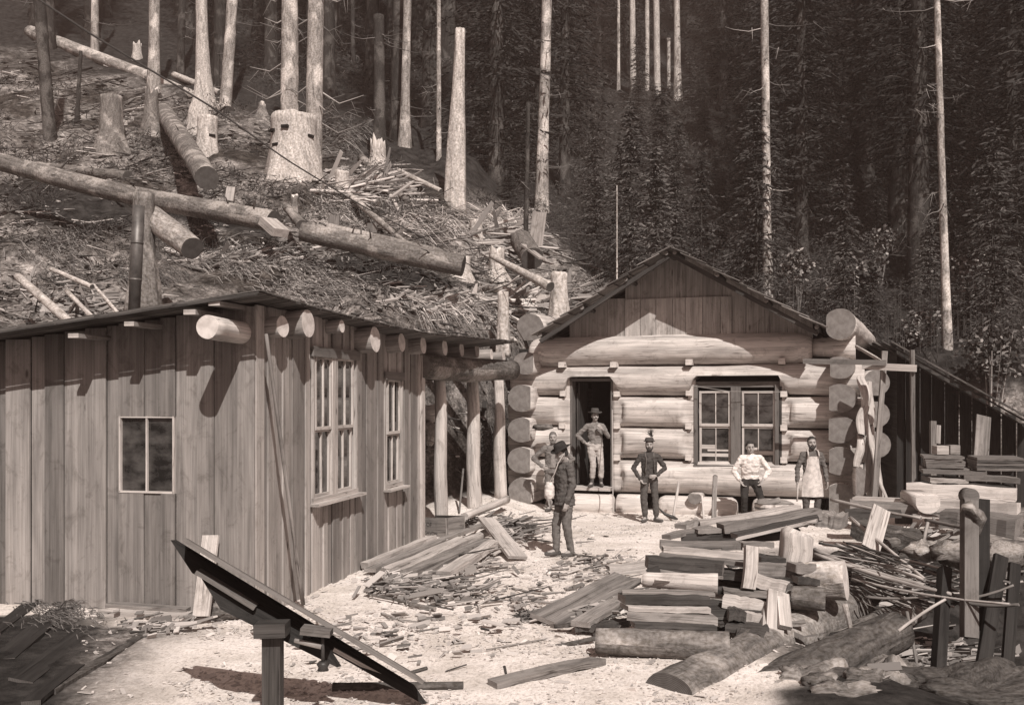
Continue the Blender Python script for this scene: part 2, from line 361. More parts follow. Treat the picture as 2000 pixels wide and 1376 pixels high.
for a,b in ((H3(6.15,0),H3(6.15,4.5)),(H3(6.15,4.5),H3(0,4.5))):
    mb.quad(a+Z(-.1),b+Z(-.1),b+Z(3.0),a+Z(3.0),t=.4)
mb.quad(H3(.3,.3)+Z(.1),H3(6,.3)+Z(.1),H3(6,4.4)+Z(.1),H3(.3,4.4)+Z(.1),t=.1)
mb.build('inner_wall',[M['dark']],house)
# windows
def fmember(mb,o,d,n,a,b,z0,z1,w,t,off,tone=.7,vert=True):
    if vert: mb.beam(o+d*((a+b)/2)+n*off+Z(z0),o+d*((a+b)/2)+n*off+Z(z1),w,t,up=n,tone=tone)
    else: mb.beam(o+d*a+n*off+Z((z0+z1)/2),o+d*b+n*off+Z((z0+z1)/2),t,w,tone=tone)
def sashwin(parent,o,d,n,a,b,z0,z1,mun,rail,off,fw=.035,st=M['sash'],double=True,name='sash'):
    # a..b horizontal extent, z0..z1; rail: meeting rail height or None; mun: muntin positions
    parts=[(z0,rail,off-.03),(rail,z1,off)] if rail else [(z0,z1,off)]
    for (za,zb,oo) in parts:
        mb=MB()
        for x in (a+fw/2,b-fw/2): mb.beam(o+d*x+n*oo+Z(za),o+d*x+n*oo+Z(zb),fw,.035,up=n,tone=.9)
        for z in (za+fw*.6,zb-fw*.5): mb.beam(o+d*(a+fw)+n*oo+Z(z),o+d*(b-fw)+n*oo+Z(z),.03,fw*(1.3 if z<zb-fw else 1),tone=.85)
        for x in mun: mb.beam(o+d*x+n*(oo+.002)+Z(za+fw),o+d*x+n*(oo+.002)+Z(zb-fw),.018,.028,up=n,tone=1)
        s=mb.build(name,[st,st],parent)
        g=MB(); p=lambda x,z: o+d*x+n*(oo-.012)+Z(z)
        g.quad(p(a+.01,za+.01),p(b-.01,za+.01),p(b-.01,zb-.01),p(a+.01,zb-.01)); g.build('pane',[M['glass']],s)
# front window: two fixed panes
mb=MB(); a,b,z0,z1=fo
for x in (a+.012,b-.012): mb.beam(K+KF*x+KO*.03+Z(z0),K+KF*x+KO*.03+Z(z1),.022,.05,up=KO,tone=1)
for z in (z0+.012,z1-.012): mb.beam(K+KF*a+KO*.03+Z(z),K+KF*b+KO*.03+Z(z),.05,.022 if z<z1-.1 else .012,tone=1)
fw=mb.build('window_frame',[M['sash'],M['sash']],house)
mb=MB(); mb.beam(K+KF*((a+b)/2)+KO*.035+Z(z0),K+KF*((a+b)/2)+KO*.035+Z(z1),.022,.03,up=KO,tone=1); mb.build('muntin',[M['sash'],M['sash']],fw)
mb=MB(); mb.quad(K+KF*a+KO*.012+Z(z0),K+KF*b+KO*.012+Z(z0),K+KF*b+KO*.012+Z(z1),K+KF*a+KO*.012+Z(z1)); mb.build('pane',[M['glass']],fw)
# side windows
def sidewin(a,b,z0,z1,sashes,trimtop,sillv,railz,ex=.06):
    mb=MB()
    for x in (a,b): mb.beam(K+KS*x+KN*.02+Z(z0-.02),K+KS*x+KN*.02+Z(z1),.05,.1,up=KN,tone=.4)
    for i in range(len(sashes)-1):
        x=(sashes[i][1]+sashes[i+1][0])/2; mb.beam(K+KS*x+KN*.04+Z(z0),K+KS*x+KN*.04+Z(z1),sashes[i+1][0]-sashes[i][1],.07,up=KN,tone=.9)
    w=mb.build('window_frame',[M['pale'],M['trim']],house)
    mb=MB(); mb.beam(K+KS*(a-ex)+KN*.075+Z(z1+.05),K+KS*(b+ex)+KN*.075+Z(z1+.05),.035,.13,tone=.6); mb.build('head_trim',[M['trim'],M['trim']],w)
    mb=MB(); mb.beam(K+KS*(a-ex*1.5)+KN*.11+Z(z0-.02),K+KS*(b+ex*1.5)+KN*.11+Z(z0-.02),.13,.035,tone=1); mb.build('sill',[M['pale'],M['plankend']],w)
    mb=MB(); mb.beam(K+KS*(a-ex*.5)+KN*.06+Z(z0+.02),K+KS*(b+ex*.5)+KN*.06+Z(z0+.02),.03,.09,tone=.8); mb.build('apron',[M['pale'],M['plankend']],w)
    for (sa,sb) in sashes: sashwin(w,K,KS,KN,sa,sb,z0+.06,z1-.01,[(sa+sb)/2],railz,.045,.032)
sp=lambda u: planeUV(u,800,K,KS)[0]
sidewin(so1[0],so1[1],so1[2],so1[3]-.03,[(sp(608),sp(640)),(sp(650),sp(683))],0,0,planeUV(640,837,K,KS)[1])
sidewin(so2[0],so2[1],so2[2],so2[3],[(sp(751),sp(775))],0,0,planeUV(765,846,K,KS)[1],.03)
# roof: irregular layered shakes on a slab
ED=[(0,-2.71,10.92,3.60),(2.4,-2.30,13.2,3.55),(4.3,-1.72,15.1,3.50),(5.6,-1.36,16.4,3.49),(9.7,.10,20.8,3.585)]
def edge(t):   # right eave line by parameter 0..1
    y=lerp(10.92,20.8,t); x=pw(y,[(e[2],e[1]) for e in ED]); z=pw(y,[(e[2],e[3]) for e in ED]); return Vector((x,y,z+.012*nz(y*2.3,1)))
mb=MB(); NT=60
for layer in range(2):
    for i in range(NT):
        t0,t1=i/NT,(i+1)/NT; a=edge(t0);b=edge(t1); j=random.uniform(-.03,.03)
        wid=4.75 if t0<.62 else lerp(4.75,3.4,(t0-.62)/.38)
        for k in range(5):
            f0=-j*.5-.02*layer+wid*k/5; f1=wid*(k+1)/5+.06; L=KF
            c0=(a+b)/2+L*f0; c1=(a+b)/2+L*f1; c0.z=(a.z+b.z)/2-.115*f0+.004+layer*.016+random.uniform(0,.008); c1.z=(a.z+b.z)/2-.115*f1+layer*.012
            mb.beam(c0,c1,(b-a).length*1.04,.013,tone=random.random())
mb.build('shake_roof',[M['shake'],M['shake']],house)
mb=MB()  # front barge edge boards and pole ends under the roof edge
for t in range(6):
    f0=t*.8;f1=f0+.84; a=edge(0)+KF*f0+KO*.02; b=edge(0)+KF*f1+KO*.02; a.z-=.115*f0+.02; b.z-=.115*f1+.02
    mb.beam(a,b,.03,.022,tone=.4,seg=2,warp=.01)
mb.build('barge_board',[M['under'],M['under']],house)
for (u,v,w,h) in ((143,655,24,9),(252,632,22,9),(370,609,26,10),(418,592,24,9)):
    o=edge(0)+KO*.01; s,z=planeUV(u,v,Vector((o.x,o.y,0)),KF); q=Vector((o.x,o.y,0))+KF*s+Z(z)
    mb=MB(); mb.beam(q,q+KS*.9,w*.0055,h*.0055,tone=.8); mb.build('roof_batten',[M['plank'],M['pale']],house)
# rafter logs, ends towards the yard
for (u,v,hp) in ((517,632,52),(602,629,66),(668,637,30),(733,654,60),(785,657,44),(827,663,40),(869,673,38),(902,682,34),(932,684,34),(960,692,26),(984,697,26)):
    d=.30 if hp>50 else .26; o=K+KN*d
    if u==517: o=K+KN*.22+KO*0
    s,z=planeUV(u,v,o,KS); e=o+KS*s+Z(z); r=hp*.43*e.y/F
    zc=min(z,edge(max(0,(e.y-10.92)/9.88)).z-r-.015)
    if u==517: e=e+KS*(.30-min(.3,s))
    e.z=zc; mb=MB()
    ax=(KN*-1+KS*(.05 if u!=517 else .16)+Z(-.06)); c=[e+ax*0,e+ax*.5,e+ax*2.6]; 
    mb.tube(c,[r*.97,r,r*1.02],n=16,tone=random.uniform(.5,1),bump=.05,seg=8,shape=None)
    mb.build('rafter_log',[M['shaded_rlog'],M['freshend']],house)
# wall plate log that sticks out over the front
e0=P(484,652,11.75); mb=MB(); tip=e0+Vector((-.19,-.93,.02))
mb.tube([e0+KS*.5+KN*.0,e0,tip],[.13,.13,.125],n=18,seg=8,bump=.04,tone=1); mb.build('plate_log',[M['log'],M['freshend']],house)
mb=MB(); mb.tube([K+KN*.02+KS*6.1+Z(3.02),P(905,722,19.4),P(1000,722,21.2)],[.22,.23,.2],n=16,seg=14,bump=.05,tone=.2); mb.build('beam_log',[M['barkp'],M['logend']],house)
for (u,vt,vb,Y,w0,w1) in ((861,722,1040,18.9,.115,.125),(925,724,1000,20.7,.128,.145),(976,726,968,22.2,.115,.13)):
    mb=MB(); a=P(u+3,vb+8,Y); b=P(u-3,vt,Y); mb.tube([a,a.lerp(b,.35)+Vector((-.02,0,0)),a.lerp(b,.7)+Vector((.015,0,0)),b],[w1*1.06,w1,w0,w0*.9],n=14,seg=14,bump=.09,tone=.9 if u!=861 else .6); mb.build('post',[M['log'],M['freshend']],house)
# stovepipe
sb=P(260,650,13.8); st=P(271,402,13.8); mb=MB(); mb.tube([sb,sb.lerp(st,.4),sb.lerp(st,.402),st],[.078,.078,.082,.078],n=18,tone=.5,smooth=True); pipe=mb.build('stovepipe',[M['iron'],M['blackiron']],house)
for f in (.12,.41,.7): mb=MB(); c=sb.lerp(st,f); mb.tube([c,c+(st-sb).normalized()*.03],[.085,.085],n=18,tone=.4); mb.build('pipe_collar',[M['iron'],M['iron']],pipe)
# ---------------------------------------------------------------- log cabin
cabin=thing('log_cabin','pale peeled log cabin with shake gable roof and double window','cabin',tuple(CL))
pc=lambda u,q=0: cabUV(u,800,q)[0]
RP=pc(1640,-.3)            # p of the right corner
DP0,DP1=pc(1113,-.2),pc(1196,-.2); WP0,WP1=pc(1358,-.2),pc(1522,-.2)
HZ=2.93; FL=.50
ROWS=[(.74,.365),(1.47,.345),(2.16,.335),(2.84,.33),(3.50,.335)]
def flog(p0,p1,z,r,ends=(0,0),clampz=None,tone=None,n=26):
    """front wall log; ends: 1 = planed flat beside an opening, 2 = rounded taper"""
    mb=MB(); L=p1-p0
    def shp(l,x,y):
        # local x: side axis (towards camera is +?), y up
        return x,y
    seg=int(L/.07)+4; pts=[]; rad=[]
    wob=random.random()*40
    for i in range(seg+1):
        f=i/seg; p=p0+L*f; rr=r*(1+.03*nz(p*.9,wob)); dz=.02*nz(p*.6,wob+9)
        for k,e in ((p-p0,ends[0]),(p1-p,ends[1])):
            if e==2 and k<.45: rr*=.62+.38*math.sqrt(max(0,1-(1-k/.45)**2))
        pts.append(C3(p,0,z+dz)); rad.append(rr)
    mb.tube(pts,rad,n=n,bump=.06,tone=random.uniform(.5,1) if tone is None else tone)
    for v in mb.v:
        w=v-CL; p=w.dot(CA); q=w.dot(CB)
        lim=-9
        for k,e in ((p-p0,ends[0]),(p1-p,ends[1])):
            if e==1:
                bz=abs(v.z-z)/r; kk=.13+.13*(1-bz*bz)      # curved scoop
                t=ss((k-kk)/.05); lim=max(lim,lerp(-.17,-.6,t)) if k<kk+.1 else lim
        if q<lim: v+=CB*(lim-q)
        if clampz:
            for (a,b,zc) in clampz:
                if a-.3<p<b+.3:
                    k=min(p-a,b-p); zz=zc if k>=0 else zc-(-k)/.3*.75
                    if v.z<zz: v.z=zz
    return mb.build('wall_log',[M['log'],M['freshend']],cabin)
flog(-.35,DP0,ROWS[0][0],ROWS[0][1],(0,1)); flog(DP1,RP+.45,ROWS[0][0],ROWS[0][1],(1,0))
for z,r in ROWS[1:3]:
    flog(-.35,DP0,z,r,(0,1)); flog(DP1,WP0,z,r,(1,1)); flog(WP1,RP+.42,z,r,(1,0))
flog(-.30,RP+.48,ROWS[3][0],ROWS[3][1],(0,0),clampz=[(DP0,DP1,HZ),(WP0,WP1,HZ)])
flog(.10,pc(1585,-.3),ROWS[4][0],ROWS[4][1],(2,2),tone=1)
mb=MB(); mb.tube([C3(pc(1585,-.2),.1,3.5),C3(RP+.3,.1,3.5)],[.2,.25],n=18,bump=.04,seg=4); mb.build('wall_log',[M['log'],M['freshend']],cabin)
# side wall logs with D-shaped ends
def slog(u,v,hp,wp,side,qe=-.72,q1=4.8,end=M['logend'],flat=True):
    p,z=cabUV(u,v,qe); w=C3(p,qe,z); r=hp/2*w.y/F; rx=wp/2*w.y/F
    mb=MB()
    def shp(l,x,y):
        x*=rx/r
        if flat:
            x = max(x,-rx*.62) if side>0 else min(x,rx*.62)
            y*= 1-.10*(1 if y>0 else 0)
        return x,y
    mb.tube([C3(p,qe,z),C3(p,q1,z)],[r,r*1.0],n=28,seg=14,bump=.05,shape=shp,tone=random.uniform(.55,1)); return mb.build('side_log',[M['log'],end],cabin)
for (u,v,hp,wp) in ((1019,776,56,58),(1018,838,50,56),(1018,897,54,58),(1020,958,56,58),(1026,708,46,52)): slog(u,v,hp,wp,-1)
for (u,v,hp,wp) in ((1640,776,60,64),(1640,837,56,66),(1640,899,58,64),(1640,972,62,64),(1640,716,46,58)): slog(u,v,hp,wp,1)
a=P(1640,632,20.5); b=P(1690,668,27); mb=MB()
mb.tube([a,a.lerp(b,.5),b],[.31,.30,.27],n=28,seg=16,bump=.05,tone=.7,shape=lambda l,x,y:(max(x,-.26),y)); mb.build('plate_log',[M['log'],M['logend']],cabin)
a=P(1035,640,24.5); mb=MB(); mb.tube([a,a+CB*3.2+Z(.1)],[.34,.34],n=22,seg=8,bump=.06,tone=.7,shape=lambda l,x,y:(x,max(y,-.3))); mb.build('plate_log',[M['log'],M['logend']],cabin)
# square blocks between the logs
for (u,v) in ((1098,712),(1199,712),(1346,707),(1527,705),(1100,768),(1205,769),(1346,768),(1531,769),(1205,831),(1345,832),(1531,835),(1205,893),(1345,893),(1531,898),(1098,831)):
    top=v<720; q=-.30 if top else -.20; p,z=cabUV(u,v,q); mb=MB(); h=.15
    mb.beam(C3(p,q-.08 if top else q-.045,z),C3(p,.1,z),.135,.12,tone=.9); mb.build('chink_block',[M['hewn'],M['hewn']],cabin)
# shade filler behind the logs (near-black: gap shadow put into its colour)
mb=MB()
for a,b in ((-.3,DP0-.03),(DP1+.03,WP0-.03),(WP1+.03,RP+.3)): mb.beam(C3(a,.16,1.7),C3(b,.16,1.7),.12,2.6,tone=.5)
mb.beam(C3(WP0-.03,.05,.75),C3(WP1+.03,.05,.75),.12,.7,tone=.5); mb.beam(C3(-.2,.05,3.3),C3(RP+.2,.05,3.3),.12,.55,tone=.5)
mb.build('gap_shade_filler',[M['vdark'],M['vdark']],cabin)
# hewn strips next to the openings
mb=MB()
for p,z0,z1 in ((DP0-.07,FL-.05,2.85),(WP0-.08,1.08,2.85)):
    mb=MB(); mb.beam(C3(p,-.135,z0),C3(p,-.135,z1),.15,.06,up=CB,tone=1); mb.build('hewn_jamb',[M['hewn'],M['hewn']],cabin)
for p,z0,z1 in ((DP1+.06,FL-.05,2.85),(WP1+.06,1.08,2.85)):
    mb=MB(); mb.beam(C3(p,-.135,z0),C3(p,-.135,z1),.1,.06,up=CB,tone=.5); mb.build('hewn_jamb',[M['hewn'],M['hewn']],cabin)
# foundation logs and doorstep block
for (u0,u1,v0,v1,q) in ((1205,1262,963,1003,-.25),(1287,1440,963,1012,-.28),(1470,1600,966,1012,-.2),(1098,1200,958,999,-.42)):
    p0,z=cabUV(u0,(v0+v1)/2,q); p1,_=cabUV(u1,v0,q); r=.27; mb=MB()
    L=p1-p0; pts=[C3(p0+L*f,q,.12) for f in (0,.02,.07,.3,.7,.93,.98,1)]; rr=[r*.55,r*.75,r,r*1.02,r,r,r*.75,r*.55]
    mb.tube(pts,rr,n=22,bump=.03,tone=1,shape=lambda l,x,y:(x,min(y,.235))); mb.build('foundation_log',[M['hewn'],M['freshend']],cabin)
p,z=cabUV(1357,971,-.62); mb=MB(); mb.tube([C3(p,-.66,z),C3(p,0,z)],[.14,.14],n=16,shape=lambda l,x,y:(x,min(y,.08)),tone=.4); mb.build('joist_end',[M['log'],M['logend']],cabin)
# door opening: frame, threshold, dark room
mb=MB()
for p in (DP0+.02,DP1-.02): mb.beam(C3(p,-.03,FL),C3(p,-.03,2.9),.05,.28,up=CB,tone=.3)
mb.beam(C3(DP0,-.03,2.86),C3(DP1,-.03,2.86),.28,.06,tone=.2); df=mb.build('door_frame',[M['trim'],M['trim']],cabin)
mb=MB(); mb.beam(C3(DP0-.02,-.23,FL-.035),C3(DP1+.02,-.23,FL-.035),.5,.07,tone=1); mb.build('doorstep',[M['pale'],M['plankend']],cabin)
mb=MB(); p=DP0+.10; mb.beam(C3(p,-.02,FL+.02),C3(p+.10,.72,FL+.02)+Z(0),.03,.0,tone=.5)
mb=MB(); mb.beam(C3(p,.1,FL+.02),C3(p,.1,2.55),.035,.05,up=CB,tone=.9); mb.beam(C3(p+.02,.5,FL+.03),C3(p+.02,.5,2.8),.75,.03,up=CA,tone=.2); mb.build('open_door',[M['dark'],M['plankend']],cabin)
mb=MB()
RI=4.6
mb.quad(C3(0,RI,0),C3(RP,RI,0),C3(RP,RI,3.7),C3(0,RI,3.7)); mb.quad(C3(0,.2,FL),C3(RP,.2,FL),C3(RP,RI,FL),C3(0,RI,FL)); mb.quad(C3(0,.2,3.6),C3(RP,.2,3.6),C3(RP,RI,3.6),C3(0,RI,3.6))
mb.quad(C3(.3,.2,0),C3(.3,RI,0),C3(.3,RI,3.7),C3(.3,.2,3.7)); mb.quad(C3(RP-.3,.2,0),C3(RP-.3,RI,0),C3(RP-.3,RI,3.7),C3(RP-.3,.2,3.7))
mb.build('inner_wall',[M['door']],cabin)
# window
zt=cabUV(1440,765,-.15)[1]; zb=cabUV(1440,909,-.15)[1]; zr=cabUV(1440,832,-.1)[1]; O0=CL
pu=lambda u: pc(u,-.12); mb=MB(); CN=-CB
for u,w in ((1360,.07),(1518,.08)): mb.beam(C3(pu(u),-.12,zb),C3(pu(u),-.12,zt+.15),w,.16,up=CB,tone=.3)
mb.beam(C3(pu(1356),-.15,zb-.02),C3(pu(1524),-.15,zb-.02),.2,.06,tone=.4)
mb.beam(C3(pu(1437.5),-.13,zb),C3(pu(1437.5),-.13,zt+.1),.2,.12,up=CB,tone=.3)
mb.beam(C3(pu(1357),.0,zt+.16),C3(pu(1523),.0,zt+.16),.3,.12,tone=.1)
wf=mb.build('window_frame',[M['trim'],M['trim']],cabin)
for (a,b,mu) in ((1366,1427,1398),(1449,1514,1481)): sashwin(wf,O0,CA,CN,pu(a),pu(b),zb+.03,zt+.02,[pu(mu)],zr,.12,.045)
for u,v,w,h in ((1383,872,.3,.09),(1405,879,.5,.04),(1398,888,.62,.07),(1490,884,.5,.08),(1470,876,.2,.06)):
    p,z=cabUV(u,v,-.085); mb=MB(); mb.beam(C3(p-w/2,-.088,z),C3(p+w/2,-.088,z),.012,h,tone=1); mb.build('folded_cloth',[M['sash'],M['sash']],wf)
mb=MB(); p=pu(1522); mb.beam(C3(p,-.17,1.0),C3(p,-.17,2.7),.11,.03,up=CB,tone=.1); mb.build('shutter_board',[M['dark'],M['dark']],cabin)
# gable
PKp,PKz=cabUV(1308,484,-1.15); LEp,LEz=cabUV(1042,657,-1.15); REp,REz=cabUV(1607,641,-1.15)
def gz(p): return lerp(LEz,PKz,(p-LEp)/(PKp-LEp)) if p<PKp else lerp(PKz,REz,(p-PKp)/(REp-PKp))
mb=MB(); p=LEp+.5
while p<REp-.3:
    w=random.uniform(.24,.4); c=p+w/2; t=random.random(); top=min(gz(p),gz(p+w))-.06; zs=cabUV(1280,583,-.1)[1]
    inner= pc(1150)<c<pc(1440)
    if top>3.7:
        if inner and top>zs: mb.beam(C3(c,-.10,3.7),C3(c,-.10,zs),w-.01,.025,up=CB,tone=.5+.5*t); mb.beam(C3(c,-.06,zs-.03),C3(c,-.06,top+.12),w-.004,.025,up=CB,tone=t*.4)
        else: mb.beam(C3(c,-.07,3.7),C3(c,-.07,top+.1),w-.006,.025,up=CB,tone=t*.3)
    p+=w
for v in mb.v:
    if v.z>3.9 and abs(v.z-zs)>.05 or v.z>zs+.05: v.z=gz((v-CL).dot(CA))+.05
mb.build('gable_wall',[M['gboard'],M['plankend']],cabin)
mb=MB(); mb.quad(C3(.0,4.7,3.6),C3(RP,4.7,3.6),C3(PKp,4.7,PKz),C3(PKp-.01,4.7,PKz)); mb.build('back_gable',[M['gboard']],cabin)
mb=MB()  # shakes
def slope(e0,z0,sg):
    n=Vector((0,0,1)); a=Vector((e0,z0)); k=Vector((PKp,PKz)); L=(k-a).length; nc=9; q1=5.0
    for c in range(nc):
        s0=L*c/nc-.06; s1=s0+L/nc*1.5
        if c==nc-1: s1=L+(.10 if sg<0 else .05)
        q=-1.15+random.uniform(-.05,.02)
        while q<q1:
            w=random.uniform(.14,.26); d=(k-a).normalized(); j=random.uniform(-.04,.03)
            A=a+d*(s0+j); B=a+d*s1; lift=.055+random.uniform(0,.015)
            mb.beam(C3(A.x,q+w/2,A.y+lift+.02),C3(B.x,q+w/2,B.y+.015+random.uniform(0,.01)),w-.006,.018,tone=random.random()); q+=w
slope(LEp,LEz,1); slope(REp,REz,-1)
mb.build('shake_roof',[M['edge'],M['edge']],cabin)
mb=MB()
for e,z in ((LEp,LEz),(REp,REz)):
    for f in (.04,.36,.68,.97):
        x=lerp(e,PKp,f); zz=lerp(z,PKz,f)-.035; mb.tube([C3(x,-1.1+random.uniform(-.03,.05),zz),C3(x,4.9,zz)],[.045,.045],n=8,tone=.4)
    for q in (-.98,.6,2.2,3.8): mb.beam(C3(e+.1*(1 if e<PKp else -1),q,z-.10),C3(PKp,q,PKz-.12),.07,.09,tone=.3)
mb.build('roof_pole',[M['under'],M['plank']],cabin)
# ---------------------------------------------------------------- forest and hillside
def leafm(name,lo,hi):
    m,nt,b=mat(name,.8,.15); at=N_(nt,'ShaderNodeAttribute',attribute_name='tone'); oi=N_(nt,'ShaderNodeObjectInfo')
    c=ramp(nt,at.outputs['Fac'],[(0,lo),(.75,lerp(lo,hi,.5)),(1,hi)]); c=mul(nt,c,ramp(nt,oi.outputs['Random'],[(0,(.42,.42,.42,1)),(1,(1.15,1.15,1.15,1))]))
    nt.links.new(c,b.inputs['Base Color']); return m
M['needle']=leafm('conifer_needles',.022,.08); M['needle2']=leafm('young_conifer_needles',.035,.19); M['leaf']=leafm('shrub_leaves',.04,.40); M['under_leaf']=leafm('undergrowth_leaves',.04,.24)
M['twig']=leafm('dead_twigs',.06,.5); M['litter']=leafm('branch_and_bark_litter',.05,.78); M['chip']=leafm('split_chips',.42,.84)
def leafquad(mb,c,d,L,w,t,m=0):
    d=d.normalized(); s=d.cross(Vector((random.uniform(-1,1),random.uniform(-1,1),random.uniform(-.2,1)))).normalized()*w/2
    n=mb.add((c-s*.6,c+s*.6,c+d*L*.55+s,c+d*L,c+d*L*.55-s)); mb.face((n,n+1,n+2,n+3,n+4),[(0,0)]*5,m,t)
def conifer_mesh(h,start,r,dens,tr,leafL=.34,lw=.075,sites=13,step=.42,needle='needle',trunkm='trunkd',deadlow=True):
    tb=MB(); tb.tube([Vector((0,0,-.8)),Vector((0,0,h*.04)),Vector((.05*tr,0,h*.5)),Vector((0,0,h))],[tr*1.35,tr,tr*.62,tr*.06],n=10,seg=14,bump=.08,flare=lambda l,a:1+.35*max(0,1-l/1.6)*math.cos(5*a)**2,tone=.6)
    cb=MB(); z=start
    while z<h:
        f=(z-start)/(h-start); rr=r*(1-f)**.75*(.55+.45*min(1,f*6+.3))
        for _ in range(dens):
            a=random.random()*6.283; L=rr*random.uniform(.55,1.12)+.12; d=Vector((math.cos(a),math.sin(a),0)); up=random.uniform(.05,.3)
            dr=random.uniform(.25,.55); n=max(2,int(sites*L/r+1.5)); zz=z+random.uniform(-.3,.3); sd=Vector((-d.y,d.x,0)); tn=random.random()
            for i in range(n):
                x=(i+random.random())/n; c=d*(L*x)+Vector((0,0,zz+up*L*x-dr*L*x*x)); ww=.45*L*(1-x)*.5+.08
                for s in (-1,1):
                    dd=sd*s*random.uniform(.4,1)+d*random.uniform(.3,1)+Vector((0,0,random.uniform(-.75,.05)))
                    leafquad(cb,c+sd*s*random.uniform(0,ww),dd,leafL*random.uniform(.6,1.2),lw*random.uniform(.7,1.4),min(1,max(0,tn*.6+random.random()*.4)))
            cb.tube([Vector((0,0,zz)),d*(L*.5)+Vector((0,0,zz+up*L*.5-dr*L*.25)),d*(L*.93)+Vector((0,0,zz+up*L-dr*L))],[.03+.004*L,.02,.006],n=3,m=1,caps=False,tone=.3)
        z+=step*random.uniform(.8,1.2)*(1 if f<.7 else .7)
    if deadlow:
        z=start*.25
        while z<start:
            a=random.random()*6.28; L=random.uniform(.6,2.4); d=Vector((math.cos(a),math.sin(a),0))
            tb.tube([Vector((0,0,z)),d*L*.6+Vector((0,0,z+.1*L)),d*L+Vector((0,0,z-.25*L))],[.03,.018,.006],n=4,caps=False,tone=1,m=0); z+=random.uniform(.3,.8)
    return tb,cb
def mkproto(name,args,leaf='needle',trunkm='trunkd'):
    r=bpy.data.objects.new(name,None); COL.objects.link(r); r['_w']=(0,0,0)
    tb,cb=conifer_mesh(**args); tb.build('trunk',[M[trunkm],M['cutlog']],r); cb.build('crown',[M[leaf],M['trunkd']],r); return r
def copytree(o,par=None):
    c=o.copy(); COL.objects.link(c); c.parent=par
    for ch in [x for x in bpy.data.objects if x.parent==o]: copytree(ch,c)
    return c
tall=[mkproto('conifer_tree',dict(h=27,start=9,r=3.3,dens=6,tr=.42)),mkproto('conifer_tree',dict(h=31,start=6,r=3.8,dens=6,tr=.5)),mkproto('conifer_tree',dict(h=22,start=3,r=3.2,dens=6,tr=.33)),mkproto('conifer_tree',dict(h=24,start=1.2,r=3.9,dens=7,tr=.4))]
young=[mkproto('young_conifer',dict(h=5.5,start=.3,r=1.25,dens=6,tr=.06,leafL=.17,lw=.035,sites=12,step=.2,deadlow=False),'needle2'),mkproto('young_conifer',dict(h=3.2,start=.2,r=.95,dens=6,tr=.04,leafL=.14,lw=.03,sites=10,step=.15,deadlow=False),'needle2')]
used=set()
def place(protos,i,loc,rz,sc,label,cat,group):
    pr=protos[i]
    if pr.name in used:
        kids=[x for x in bpy.data.objects if x.parent==pr]; o=pr.copy(); COL.objects.link(o)
        for k in kids: c=k.copy(); COL.objects.link(c); c.parent=o
    else: o=pr; used.add(pr.name)
    o.location=loc; o.rotation_euler=(0,0,rz); o.scale=(sc,)*3; o['label']=label; o['category']=cat; o['group']=group; return o
KEEP=[]     # sight lines of the named trunks: (u, Y, half width px)
TR=[ # u_b,v_b,u_t,v_t,w_b,w_t,mat,Y(or None),open top?,label
 (300,182,303,-60,26,20,'trunkp',None,'pale thin trunk just left of the split-based trunk on the upper slope'),
 (398,212,392,-60,46,20,'grey',None,'pale trunk with a wide splintered base on the upper slope'),
 (440,215,458,-60,24,21,'trunkp',None,'trunk leaning slightly right, right of the splinter-based one'),
 (742,318,740,30,30,20,'trunkd',None,'dark grey trunk with a pale scar at its foot, centre of the slope'),
 (790,285,797,-60,24,15,'trunkp',None,'mottled thin trunk with drooping dead limbs, left of the tall white snag'),
 (857,312,857,-60,11,8,'trunkp',None,'very thin patchy trunk just left of the tall white snag'),
 (1057,252,1070,-60,27,20,'trunkp',48,'pale trunk with broken stub branches standing right of the white snag'),
 (1208,160,1208,-60,7,6,'trunkp',88,'thinnest dim trunk at the top of the far slope'),
 (1237,165,1234,-60,13,11,'grey',86,'pale trunk, leftmost of the far row on the upper slope'),
 (1264,196,1264,-60,9,8,'grey',86,'narrow pale trunk, second of the far row on the upper slope'),
 (1284,197,1281,-60,14,12,'grey',86,'pale trunk, third of the far row on the upper slope'),
 (1306,197,1306,75,9,7,'grey',88,'short pale trunk between the two tall ones of the far row'),
 (1324,210,1321,-60,20,11,'grey',85,'tallest white trunk with spread foot at the right end of the far row'),
 (1500,600,1492,-60,21,15,'trunkp',37,'slender pale trunk standing behind the right slope of the cabin roof'),
 (1852,740,1828,-60,23,12,'trunkp',31,'slender pale trunk rising behind the dark shed'),
 (150,235,158,100,9,7,'trunkd',None,'thin dim pole trunk at far upper left'),
 (185,110,186,-60,16,14,'trunkp',None,'blurred pale trunk at the upper left edge of the clearing'),
 (100,300,72,-60,26,22,'trunkd',46,'broad dim trunk at the far left edge of the slope'),
 (690,130,688,-60,9,8,'trunkd',None,'thin grey trunk above the brush left of centre'),
 (352,150,358,-60,16,14,'trunkd',None,'dim trunk between the two pale ones on the upper slope'),
 (1025,430,1032,200,14,8,'trunkd',34,'shaggy thin trunk at the right edge of the clearing'),
 (1205,520,1205,362,6,2,'grey',33,'thin dead sapling pole just left of the cabin gable'),
]
trunks=[]
